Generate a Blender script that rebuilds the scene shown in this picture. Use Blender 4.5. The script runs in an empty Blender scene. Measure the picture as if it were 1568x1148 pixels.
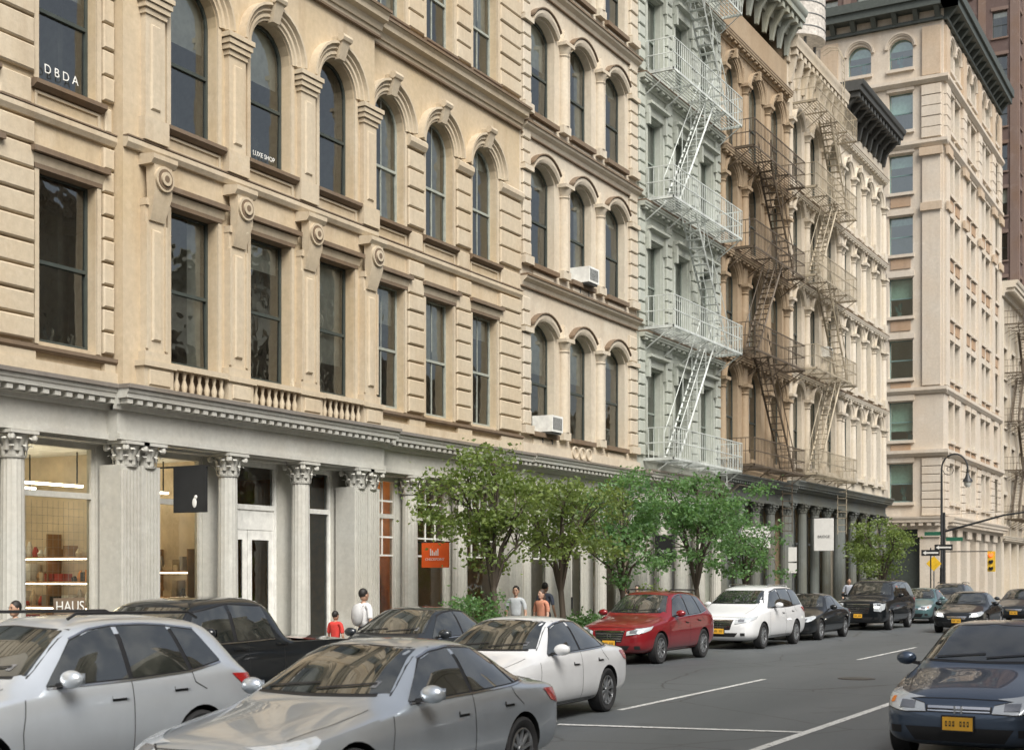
import bpy, bmesh, math, random, copy
from mathutils import Vector, Matrix
from mathutils.bvhtree import BVHTree
R = random.Random(7)
sc = bpy.context.scene
COL = sc.collection
pi = math.pi

# ------------------------------------------------------------------ materials
def newmat(name):
    m = bpy.data.materials.new(name); m.use_nodes = True
    nt = m.node_tree; b = nt.nodes['Principled BSDF']
    return m, nt, b
def N(nt, t, **kw):
    n = nt.nodes.new(t)
    for k, v in kw.items():
        setattr(n, k, v)
    return n
def noise(nt, co, scale, detail=4, rough=.55, mapping=None):
    src = co
    if mapping:
        mp = N(nt, 'ShaderNodeMapping'); mp.inputs['Scale'].default_value = mapping
        nt.links.new(co, mp.inputs['Vector']); src = mp.outputs[0]
    n = N(nt, 'ShaderNodeTexNoise'); n.inputs['Scale'].default_value = scale
    n.inputs['Detail'].default_value = detail; n.inputs['Roughness'].default_value = rough
    nt.links.new(src, n.inputs['Vector'])
    return n.outputs['Fac']
def ramp(nt, fac, a, b, ca=(0, 0, 0, 1), cb=(1, 1, 1, 1)):
    r = N(nt, 'ShaderNodeValToRGB')
    r.color_ramp.elements[0].position = a; r.color_ramp.elements[1].position = b
    r.color_ramp.elements[0].color = ca; r.color_ramp.elements[1].color = cb
    nt.links.new(fac, r.inputs[0]); return r.outputs[0]
def mix(nt, fac, a, b, mode='MIX'):
    m = N(nt, 'ShaderNodeMix', data_type='RGBA', blend_type=mode)
    if isinstance(fac, (int, float)): m.inputs[0].default_value = fac
    else: nt.links.new(fac, m.inputs[0])
    for i, c in ((6, a), (7, b)):
        if isinstance(c, tuple): m.inputs[i].default_value = (*c, 1) if len(c) == 3 else c
        else: nt.links.new(c, m.inputs[i])
    return m.outputs[2]
def bump(nt, b, fac, strength, dist=.02):
    bp = N(nt, 'ShaderNodeBump'); bp.inputs['Strength'].default_value = strength
    bp.inputs['Distance'].default_value = dist
    nt.links.new(fac, bp.inputs['Height']); nt.links.new(bp.outputs[0], b.inputs['Normal'])
def mul(nt, x, k):
    ml = N(nt, 'ShaderNodeMath', operation='MULTIPLY'); nt.links.new(x, ml.inputs[0]); ml.inputs[1].default_value = k; return ml.outputs[0]

def stone(name, col, dark=None, rough=.8, stain=.55, warm=None):
    m, nt, b = newmat(name)
    tc = N(nt, 'ShaderNodeTexCoord').outputs['Object']
    dark = dark or tuple(c*.55 for c in col)
    warm = warm or (col[0]*1.0, col[1]*.86, col[2]*.66)
    n1 = noise(nt, tc, .45, 5)
    n2 = noise(nt, tc, 2.2, 6, .65, (1, 1, .13))
    n3 = noise(nt, tc, 9, 6, .7)
    n4 = noise(nt, tc, 1.1, 7, .75)
    c = mix(nt, ramp(nt, n1, .40, .70), col, warm)
    c = mix(nt, mul(nt, ramp(nt, n4, .54, .66), .6), c, tuple(min(.8, x*1.12+.05) for x in col))
    c = mix(nt, mul(nt, ramp(nt, n2, .50, .78), stain), c, dark)
    c = mix(nt, mul(nt, ramp(nt, n4, .30, .24), stain*.8), c, dark)
    c = mix(nt, 1.0, c, ramp(nt, n3, .3, .75, (.86, .86, .86, 1), (1.06, 1.06, 1.06, 1)), 'MULTIPLY')
    nt.links.new(c, b.inputs['Base Color'])
    b.inputs['Roughness'].default_value = rough
    bump(nt, b, n3, .35, .012)
    return m
def simple(name, col, rough=.6, metal=0, var=.15, scale=6, coat=0, spec=None):
    m, nt, b = newmat(name)
    tc = N(nt, 'ShaderNodeTexCoord').outputs['Object']
    n = noise(nt, tc, scale, 5)
    c = mix(nt, ramp(nt, n, .3, .7), tuple(x*(1-var) for x in col), tuple(min(1, x*(1+var)) for x in col))
    nt.links.new(c, b.inputs['Base Color'])
    b.inputs['Roughness'].default_value = rough; b.inputs['Metallic'].default_value = metal
    return m
def emit(name, col, s):
    m, nt, b = newmat(name)
    b.inputs['Base Color'].default_value = (*col, 1)
    b.inputs['Emission Color'].default_value = (*col, 1); b.inputs['Emission Strength'].default_value = s
    return m
def paint(name, col, metal=.0, rough=.32, dust=.22, spec=.5):
    m, nt, b = newmat(name)
    tc = N(nt, 'ShaderNodeTexCoord').outputs['Object']
    n = noise(nt, tc, 3, 5); f = noise(nt, tc, 400, 1)
    c = mix(nt, ramp(nt, n, .3, .75), col, tuple(x*.9+.004 for x in col))
    sx = N(nt, 'ShaderNodeSeparateXYZ'); nt.links.new(tc, sx.inputs[0])
    c = mix(nt, mul(nt, ramp(nt, sx.outputs[2], .22, .5, (1, 1, 1, 1), (0, 0, 0, 1)), dust), c, (.14, .135, .125))
    nt.links.new(c, b.inputs['Base Color'])
    b.inputs['Metallic'].default_value = metal; b.inputs['Roughness'].default_value = rough; b.inputs['Specular IOR Level'].default_value = spec
    b.inputs['Coat Weight'].default_value = 1; b.inputs['Coat Roughness'].default_value = .02
    bump(nt, b, f, .02, .001)
    return m
def glassmat(name, tint=(.86, .90, .87), base=.13, bstr=.14, bscale=1.6):
    m = bpy.data.materials.new(name); m.use_nodes = True; nt = m.node_tree
    nt.nodes.clear()
    out = N(nt, 'ShaderNodeOutputMaterial'); mx = N(nt, 'ShaderNodeMixShader')
    tr = N(nt, 'ShaderNodeBsdfTransparent'); tr.inputs[0].default_value = (*tint, 1)
    gl = N(nt, 'ShaderNodeBsdfGlossy'); gl.inputs['Roughness'].default_value = .02
    gl.inputs['Color'].default_value = (.92, .95, .93, 1)
    fr = N(nt, 'ShaderNodeFresnel'); fr.inputs[0].default_value = 1.55
    ad = N(nt, 'ShaderNodeMath', operation='ADD'); ad.inputs[1].default_value = base
    tc = N(nt, 'ShaderNodeTexCoord').outputs['Object']
    nn = noise(nt, tc, bscale, 2)
    bp = N(nt, 'ShaderNodeBump'); bp.inputs['Strength'].default_value = bstr; bp.inputs['Distance'].default_value = .1
    nt.links.new(nn, bp.inputs['Height']); nt.links.new(bp.outputs[0], gl.inputs['Normal'])
    nt.links.new(fr.outputs[0], ad.inputs[0]); nt.links.new(ad.outputs[0], mx.inputs[0])
    nt.links.new(tr.outputs[0], mx.inputs[1]); nt.links.new(gl.outputs[0], mx.inputs[2])
    nt.links.new(mx.outputs[0], out.inputs[0])
    return m

GLASS = glassmat('window_glass')
DARKROOM = simple('interior_wall', (.38, .37, .32), .9)
BLIND = simple('window_blind', (.68, .67, .60), .8)
WHITE = simple('white_paint', (.72, .72, .68), .55)
BLACK = simple('black_metal', (.02, .021, .022), .45)
DKGREY = simple('dark_grey_paint', (.085, .09, .092), .5)
FRAME_DK = simple('window_frame_dark', (.045, .055, .048), .5)
FRAME_GN = simple('window_frame_green', (.20, .23, .20), .5)

# ------------------------------------------------------------------ builders
def grp(name, loc=(0, 0, 0), rz=0):
    e = bpy.data.objects.new(name, None); e.empty_display_size = .3
    e.location = loc; e.rotation_euler = (0, 0, rz); COL.objects.link(e); return e

class MB:
    def __init__(s, T=None):
        s.v = []; s.f = []; s.m = []; s.T = T or (lambda a, b, c: (a, b, c))
    def face(s, pts, mi=0):
        n = len(s.v); s.v.extend([s.T(*q) for q in pts]); s.f.append(list(range(n, n+len(pts)))); s.m.append(mi)
    def box(s, a0, a1, b0, b1, c0, c1, mi=0):
        n = len(s.v); T = s.T
        s.v.extend([T(a0, b0, c0), T(a1, b0, c0), T(a1, b1, c0), T(a0, b1, c0), T(a0, b0, c1), T(a1, b0, c1), T(a1, b1, c1), T(a0, b1, c1)])
        for q in ((0, 3, 2, 1), (4, 5, 6, 7), (0, 1, 5, 4), (1, 2, 6, 5), (2, 3, 7, 6), (3, 0, 4, 7)):
            s.f.append([n+i for i in q]); s.m.append(mi)
    def cbox(s, a0, a1, b0, b1, c0, c1, ch, mi=0):
        n = len(s.v); T = s.T
        s.v.extend([T(a0, b0, c0), T(a1, b0, c0), T(a1, b1, c0), T(a0, b1, c0),
                    T(a0, b0, c1-ch), T(a1, b0, c1-ch), T(a1, b1, c1-ch), T(a0, b1, c1-ch),
                    T(a0+ch, b0+ch, c1), T(a1-ch, b0+ch, c1), T(a1-ch, b1-ch, c1), T(a0+ch, b1-ch, c1)])
        for q in ((0, 1, 5, 4), (1, 2, 6, 5), (2, 3, 7, 6), (3, 0, 4, 7), (4, 5, 9, 8), (5, 6, 10, 9), (6, 7, 11, 10), (7, 4, 8, 11), (8, 9, 10, 11)):
            s.f.append([n+i for i in q]); s.m.append(mi)
    def loft(s, rings, mi=0, close=True, cap=True):
        n = len(s.v); k = len(rings[0])
        for r in rings: s.v.extend([s.T(*q) for q in r])
        for i in range(len(rings)-1):
            for j in range(k if close else k-1):
                j2 = (j+1) % k
                s.f.append([n+i*k+j, n+i*k+j2, n+(i+1)*k+j2, n+(i+1)*k+j]); s.m.append(mi)
        if cap and close:
            s.f.append([n+j for j in range(k)][::-1]); s.m.append(mi)
            s.f.append([n+(len(rings)-1)*k+j for j in range(k)]); s.m.append(mi)
    def lathe(s, u, w, prof, n=16, mi=0, flute=0):
        rings = []
        for (r, v) in prof:
            rr = []
            for j in range(n):
                a = 2*pi*j/n
                q = r*(1-flute*(j % 2)) if flute else r
                rr.append((u+q*math.cos(a), v, w+q*math.sin(a)))
            rings.append(rr)
        s.loft(rings, mi)
    def tube(s, path, radii, n=8, mi=0):
        rings = []
        P = [Vector(p) for p in path]
        for i, p in enumerate(P):
            d = (P[min(i+1, len(P)-1)]-P[max(i-1, 0)])
            if d.length < 1e-6: d = Vector((0, 0, 1))
            d.normalize()
            a = Vector((1, 0, 0)) if abs(d.x) < .8 else Vector((0, 1, 0))
            x = d.cross(a).normalized(); y = d.cross(x)
            r = radii[i] if isinstance(radii, (list, tuple)) else radii
            rings.append([tuple(p+x*r*math.cos(2*pi*j/n)+y*r*math.sin(2*pi*j/n)) for j in range(n)])
        s.loft(rings, mi)
    def beam(s, p, q, t, mi=0):
        s.tube([p, q], t*.7, 4, mi)
    def ell(s, c, r, mi=0, n=12, m=8):
        rings = []
        for i in range(m+1):
            t = -pi/2+pi*i/m; ct = max(.02, math.cos(t))
            rings.append([(c[0]+r[0]*ct*math.cos(2*pi*j/n), c[1]+r[1]*ct*math.sin(2*pi*j/n), c[2]+r[2]*math.sin(t)) for j in range(n)])
        s.loft(rings, mi)
    def obj(s, name, mats, parent=None, smooth=0):
        me = bpy.data.meshes.new(name); me.from_pydata(s.v, [], s.f)
        for m in mats: me.materials.append(m)
        me.polygons.foreach_set('material_index', s.m)
        if smooth:
            me.polygons.foreach_set('use_smooth', [True]*len(me.polygons))
            me.set_sharp_from_angle(angle=math.radians(smooth))
        me.update()
        o = bpy.data.objects.new(name, me); COL.objects.link(o)
        if parent: o.parent = parent
        return o

FX = -17.5
def TS(u, v, w): return (FX+w, u, v)     # street facade frame: u along street, v up, w out

def archpts(a0, a1, b1, rise, n=10):
    c = (a0+a1)/2; h = (a1-a0)/2; out = []
    if rise <= 0: return [(a0, b1), (a1, b1)]
    if rise >= h*.95:
        for i in range(n+1):
            t = pi-pi*i/n; out.append((c+h*math.cos(t), b1+rise*math.sin(t)))
    else:
        Rr = (h*h+rise*rise)/(2*rise); cy = b1+rise-Rr; A = math.asin(h/Rr)
        for i in range(n+1):
            t = -A+2*A*i/n; out.append((c+Rr*math.sin(t), cy+Rr*math.cos(t)))
    return out

def wall_cell(mb, u0, u1, v0, v1, a0, a1, b0, b1, rise, w, depth, mi=0, rmi=None):
    rmi = mi if rmi is None else rmi
    F = mb.face
    F([(u0, v0, w), (a0, v0, w), (a0, v1, w), (u0, v1, w)], mi)
    F([(a1, v0, w), (u1, v0, w), (u1, v1, w), (a1, v1, w)], mi)
    F([(a0, v0, w), (a1, v0, w), (a1, b0, w), (a0, b0, w)], mi)
    ar = archpts(a0, a1, b1, rise)
    for (p, q) in zip(ar[:-1], ar[1:]):
        F([(p[0], p[1], w), (q[0], q[1], w), (q[0], v1, w), (p[0], v1, w)], mi)
        F([(p[0], p[1], w), (q[0], q[1], w), (q[0], q[1], w-depth), (p[0], p[1], w-depth)], rmi)
    F([(a0, b0, w), (a0, b1, w), (a0, b1, w-depth), (a0, b0, w-depth)], rmi)
    F([(a1, b0, w), (a1, b1, w), (a1, b1, w-depth), (a1, b0, w-depth)], rmi)
    F([(a0, b0, w), (a1, b0, w), (a1, b0, w-depth), (a0, b0, w-depth)], rmi)

def window(fr, gl, bl, a0, a1, b0, b1, rise, w, mull=False, blindp=.35, t=.055):
    mid = b0+(b1+rise*.6-b0)*.48
    fr.box(a0, a0+t, b0, b1, w-.06, w); fr.box(a1-t, a1, b0, b1, w-.06, w)
    fr.box(a0+t, a1-t, b0, b0+t*1.4, w-.06, w+.001)
    fr.box(a0+t, a1-t, mid-.03, mid+.03, w-.06, w+.012)
    ar = archpts(a0, a1, b1, rise); ari = archpts(a0+t, a1-t, b1-(0 if rise > 0 else t), max(0, rise-(t if rise > .25 else .5*t)) if rise > 0 else 0)
    if rise > 0:
        for i in range(len(ar)-1):
            fr.face([(ar[i][0], ar[i][1], w), (ar[i+1][0], ar[i+1][1], w), (ari[i+1][0], ari[i+1][1], w), (ari[i][0], ari[i][1], w)])
            fr.face([(ari[i][0], ari[i][1], w-.06), (ari[i+1][0], ari[i+1][1], w-.06), (ari[i+1][0], ari[i+1][1], w), (ari[i][0], ari[i][1], w)])
    else:
        fr.box(a0+t, a1-t, b1-t, b1, w-.06, w+.001)
    if mull:
        c = (a0+a1)/2; fr.box(c-.014, c+.014, b0+t*1.4, mid-.03, w-.05, w-.015); fr.box(c-.014, c+.014, mid+.03, b1+rise-t, w-.05, w-.015)
    j = lambda: R.uniform(-.012, .012)
    g = w-.035
    gl.face([(a0+t*.5, b0+t, g+j()), (a1-t*.5, b0+t, g+j()), (a1-t*.5, mid, g+j()), (a0+t*.5, mid, g+j())])
    k = j(); k2 = j()
    gl.face([(a0+t*.5, mid, g+.012+k), (a1-t*.5, mid, g+.012+k)]+[(p[0], p[1], g+.012+k2) for p in reversed(ari if rise > 0 else [(a0+t*.5, b1), (a1-t*.5, b1)])])
    if R.random() < blindp:
        L = R.choice([.2, .3, .5, .5, .75])*(b1-b0)
        bl.face([(a0, b1+rise-L, w-.15), (a1, b1+rise-L, w-.15), (a1, b1+rise, w-.15), (a0, b1+rise, w-.15)])
    elif R.random() < .6:
        q = (a1-a0)*R.uniform(.2, .36)
        for i in range(6):
            f0, f1 = i/6, (i+1)/6; z0, z1 = (-.14, -.2) if i % 2 else (-.2, -.14)
            bl.face([(a0+q*f0, b0, w+z0), (a0+q*f1, b0, w+z1), (a0+q*f1, b1+rise, w+z1), (a0+q*f0, b1+rise, w+z0)])
            bl.face([(a1-q*f0, b0, w+z0), (a1-q*f1, b0, w+z1), (a1-q*f1, b1+rise, w+z1), (a1-q*f0, b1+rise, w+z0)])
    if R.random() < .3:
        c = R.uniform(a0+.3, a1-.3); h = R.uniform(.25, .55)
        fr.box(c-.12, c+.12, b0+.02, b0+h, w-.5, w-.3)
        for q in range(22):
            a = R.uniform(0, 6.28); rr_ = R.uniform(.08, .3); e = (c+rr_*math.cos(a), b0+h+R.uniform(.05, .6), w-.4+.12*math.sin(a))
            fr.face([(c, b0+h, w-.4), (e[0]+.06, e[1], e[2]), (e[0]-.02, e[1]+.12, e[2])])

def ring(mb, c, v, ri, ro, w0, w1, n=14, a0=0, a1=pi, mi=0):
    rings = []
    for i in range(n+1):
        t = a0+(a1-a0)*i/n; cs, sn = math.cos(t), math.sin(t); rm = ri+(ro-ri)*.35
        rings.append([(c+ri*cs, v+ri*sn, w0), (c+ri*cs, v+ri*sn, w0+(w1-w0)*.6), (c+rm*cs, v+rm*sn, w0+(w1-w0)*.6),
                      (c+rm*1.03*cs, v+rm*1.03*sn, w1), (c+ro*cs, v+ro*sn, w1), (c+ro*cs, v+ro*sn, w0)])
    mb.loft(rings, mi)
def seg_hood(mb, a0, a1, b1, rise, th, w0, w1, mi=0):
    ar = archpts(a0, a1, b1, rise)
    rings = [[(p[0], p[1], w0), (p[0], p[1], w1*.7), (p[0], p[1]+th*.5, w1), (p[0], p[1]+th, w1), (p[0], p[1]+th, w0)] for p in ar]
    mb.loft(rings, mi)
def extr(mb, prof, u0, u1, mi=0):
    mb.loft([[(u0, v, w) for (v, w) in prof], [(u1, v, w) for (v, w) in prof]], mi)
def cornice(mb, u0, u1, z0, z1, w, proj, dent=.25, mi=0, dmi=None):
    h = z1-z0; dmi = mi if dmi is None else dmi
    prof = [(z0, w), (z0, w+proj*.18), (z0+h*.22, w+proj*.24), (z0+h*.24, w+proj*.3), (z0+h*.52, w+proj*.32), (z0+h*.54, w+proj*.86), (z0+h*.74, w+proj*.88),
            (z0+h*.8, w+proj*.95), (z0+h*.95, w+proj), (z1, w+proj), (z1+.01, w)]
    extr(mb, prof, u0, u1, mi)
    if not dent: return
    n = int((u1-u0)/dent)
    for i in range(n):
        c = u0+(i+.5)*(u1-u0)/n
        mb.box(c-dent*.26, c+dent*.26, z0+h*.27, z0+h*.515, w+proj*.30, w+proj*.78, dmi)
def column(mb, u, w, z0, z1, r, ncap=True, mi=0, cap=.4):
    mb.lathe(u, w, [(r*1.35, z0), (r*1.35, z0+.12), (r*1.18, z0+.15), (r*1.25, z0+.2), (r*1.02, z0+.26)], 20, mi)
    zc = z1-cap
    mb.lathe(u, w, [(r, z0+.26), (r*.99, z0+1.2), (r*.9, zc-.04)], 32, mi, .07)
    capital(mb, u, w, zc, z1, r*.92, mi)
def capital(mb, u, w, z0, z1, r, mi=0):
    h = z1-z0
    mb.lathe(u, w, [(r*1.08, z0-.03), (r*1.12, z0), (r*.95, z0+.02), (r*1.0, z0+h*.4), (r*1.2, z0+h*.72), (r*1.4, z0+h*.85)], 16, mi)
    R1 = r*1.55
    mb.box(u-R1, u+R1, z1-h*.13, z1, w-R1, w+R1, mi)
    for row, (zb, zt, rr, k) in enumerate(((z0, z0+h*.42, r*1.05, 8), (z0+h*.2, z0+h*.72, r*1.15, 8))):
        for i in range(k):
            a = 2*pi*(i+.5*row)/k; ca, sa = math.cos(a), math.sin(a); hw = r*.33
            rings = []
            for (t, o) in ((0, 0), (.5, .04), (.85, .12), (1.0, .26), (.86, .34)):
                q = rr+o*r*1.6; z = zb+(zt-zb)*t; ww = hw*(1-.35*t)
                rings.append([(u+q*ca-ww*sa, z, w+q*sa+ww*ca), (u+(q+.02)*ca, z, w+(q+.02)*sa), (u+q*ca+ww*sa, z, w+q*sa-ww*ca)])
            mb.loft(rings, mi, close=False)
    for su in (-1, 1):
        for sw in (-1, 1):
            cu, cw = u+su*r*1.22, w+sw*r*1.22
            mb.lathe(cu, cw, [(r*.12, z1-h*.42), (r*.3, z1-h*.36), (r*.34, z1-h*.26), (r*.25, z1-h*.13)], 8, mi)
def quoins(mb, u0, u1, v0, v1, w, course=.40, proud=.06, mi=0, alt=0):
    n = max(1, round((v1-v0)/course)); c = (v1-v0)/n
    for i in range(n):
        e = alt if i % 2 else 0
        mb.cbox(u0+e, u1-e, v0+i*c+.02, v0+(i+1)*c-.02, w, w+proud+(0 if i % 2 else .012), .025, mi)

def shell(grpobj, y0, y1, h, base, slabs, depth=16, mat=None, sideh0=0):
    mb = MB(TS)
    mb.box(y0, y0+.3, sideh0, h, -depth, -.0151); mb.box(y1-.3, y1, sideh0, h, -depth, -.0151)
    mb.box(y0+.3, y1-.3, h-.3, h-.02, -depth, -.02)
    mb.box(y0+.3, y1-.3, 0, h-.3, -depth, -depth+.3)
    mb.obj('party_walls_and_roof', [mat], grpobj)
    ib = MB(TS)
    for s in slabs: ib.box(y0+.3, y1-.3, s-.15, s, -4.5, -.62)
    ib.box(y0+.3, y1-.3, .1, h-.35, -6.2, -6)
    ib.box(y0+.3, y1-.3, 5.3, h-.35, -4.7, -4.5)
    k = y0+3
    while k < y1-2:
        ib.box(k, k+.12, 5.3, h-.35, -4.5, -1.0)
        for q in range(10):
            z = R.uniform(6.5, h-2); ww_ = R.uniform(-3.6, -1.6); ib.box(k-.03, k, z, z+R.uniform(.3, .9), ww_, ww_+R.uniform(.2, .7), R.choice([1, 2]))
        k += R.uniform(3.2, 5)
    ib.obj('interior_rooms', [DARKROOM, WHITE, FRAME_DK], grpobj)

def bays_bounds(cs, y0, y1): return [y0]+[(a+b)/2 for a, b in zip(cs[:-1], cs[1:])]+[y1]

def upper(wl, fr, gl, bl, y0, y1, cs, floors, vb, ww, w=0, depth=.3, mull=False, blindp=.35):
    ub = bays_bounds(cs, y0, y1)
    for fi, f in enumerate(floors):
        for bi, c in enumerate(cs):
            a0, a1 = c-ww/2, c+ww/2
            wall_cell(wl, ub[bi], ub[bi+1], vb[fi], vb[fi+1], a0, a1, f[0], f[1], f[2], w, depth)
            window(fr, gl, bl, a0, a1, f[0], f[1], f[2], w-depth+.06, mull, blindp)

# ------------------------------------------------------------------ BUILDING A (ornate cream/yellow cast iron)
STA = stone('cream_stone_yellow', (.64, .555, .41), (.34, .24, .14), stain=.55, warm=(.64, .52, .33))
STA2 = stone('cream_stone_trim', (.66, .595, .46), (.34, .25, .16), stain=.55, warm=(.65, .545, .38))
BRN = stone('weathered_brown_trim', (.24, .18, .12), (.10, .07, .05), stain=.6)
GRY = stone('grey_storefront_iron', (.56, .565, .525), (.32, .29, .24), stain=.3, rough=.55, warm=(.55, .53, .47))
GRYT = stone('grey_brown_cornice', (.25, .235, .21), (.13, .11, .10), stain=.5)

def shopfront(sf, gl, u0, u1, w, kind='glass', ztop=4.35, mi=0, fm=1):
    z0 = .12
    sf.box(u0, u0+.07, z0, ztop, w-.06, w+.05, fm); sf.box(u1-.07, u1, z0, ztop, w-.06, w+.05, fm)
    sf.box(u0+.07, u1-.07, ztop-.1, ztop, w-.06, w+.05, fm)
    tz = 3.35
    sf.box(u0+.07, u1-.07, tz, tz+.1, w-.06, w+.055, fm)
    if kind in ('glass', 'dark', 'grid'):
        sf.box(u0+.07, u1-.07, z0, z0+.45, w-.06, w+.03, fm)
        sf.cbox(u0+.15, u1-.15, z0+.07, z0+.38, w+.03, w+.055, .02, fm)
        sf.box(u0+.07, u1-.07, z0+.45, z0+.5, w-.06, w+.07, fm)
        gl.face([(u0+.07, z0+.5, w), (u1-.07, z0+.5, w), (u1-.07, tz, w), (u0+.07, tz, w)])
    if kind == 'door':
        c = (u0+u1)/2
        for (a, b) in ((u0+.07, c-.01), (c+.01, u1-.07)):
            sf.box(a, a+.13, z0, 2.95, w-.03, w+.02, fm); sf.box(b-.13, b, z0, 2.95, w-.03, w+.02, fm)
            sf.box(a+.13, b-.13, z0, z0+.7, w-.03, w+.02, fm); sf.box(a+.13, b-.13, 2.75, 2.95, w-.03, w+.02, fm)
            sf.cbox(a+.18, b-.18, z0+.1, z0+.6, w+.02, w+.04, .02, fm)
            gl.face([(a+.13, z0+.7, w), (b-.13, z0+.7, w), (b-.13, 2.75, w), (a+.13, 2.75, w)])
        sf.box(c-.1, c-.07, 1.0, 1.4, w+.02, w+.07, 2); sf.box(c+.07, c+.1, 1.0, 1.4, w+.02, w+.07, 2)
        sf.box(u0+.07, u1-.07, 2.95, 3.35, w-.05, w+.03, fm)
    gl.face([(u0+.07, tz+.1, w), (u1-.07, tz+.1, w), (u1-.07, ztop-.1, w), (u0+.07, ztop-.1, w)])
    if kind == 'grid':
        n = max(3, int((u1-u0)/.38))
        for i in range(1, n):
            x = u0+(u1-u0)*i/n; sf.box(x-.02, x+.02, 2.5, ztop-.1, w-.03, w+.02, 3)
        for z in (2.5, 2.92, 3.75):
            sf.box(u0+.07, u1-.07, z-.02, z+.02, w-.03, w+.022, 3)

gA = grp('ornate_cast_iron_building')
wl, fr, gl, bl, tr, br = MB(TS), MB(TS), MB(TS), MB(TS), MB(TS), MB(TS)
frg = MB(TS)
wingL = [11.95, 14.2, 16.43]; pav = [19.22, 21.42, 23.62]; wingR = [25.95, 28.12, 30.3]
floorsA = [(5.85, 8.66, 0), (10.1, 12.3, .62), (14.75, 17.3, 0), (18.6, 20.9, 0)]
vbA = [5.2, 9.45, 14.0, 18.0, 23.0]
WW = 1.26
PW = .25
upper(wl, fr, gl, bl, 10.4, 17.45, wingL, floorsA, vbA, WW, 0, .24, False, .45)
upper(wl, fr, gl, bl, 17.45, 25.05, pav, floorsA, vbA, WW, PW, .27, False, .45)
upper(wl, frg, gl, bl, 25.05, 32.2, wingR, floorsA, vbA, WW, 0, .24, True, .45)
wl.face([(17.45, 5.2, 0), (17.45, 5.2, PW), (17.45, 23, PW), (17.45, 23, 0)]); wl.face([(25.05, 5.2, 0), (25.05, 5.2, PW), (25.05, 23, PW), (25.05, 23, 0)])
def disc(mb, cu, cv, w0, w1, r, mi=0):
    mb.loft([[(cu+r*math.cos(2*pi*j/18), cv+r*math.sin(2*pi*j/18), ww_) for j in range(18)] for ww_ in (w0, w1)], mi)
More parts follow.
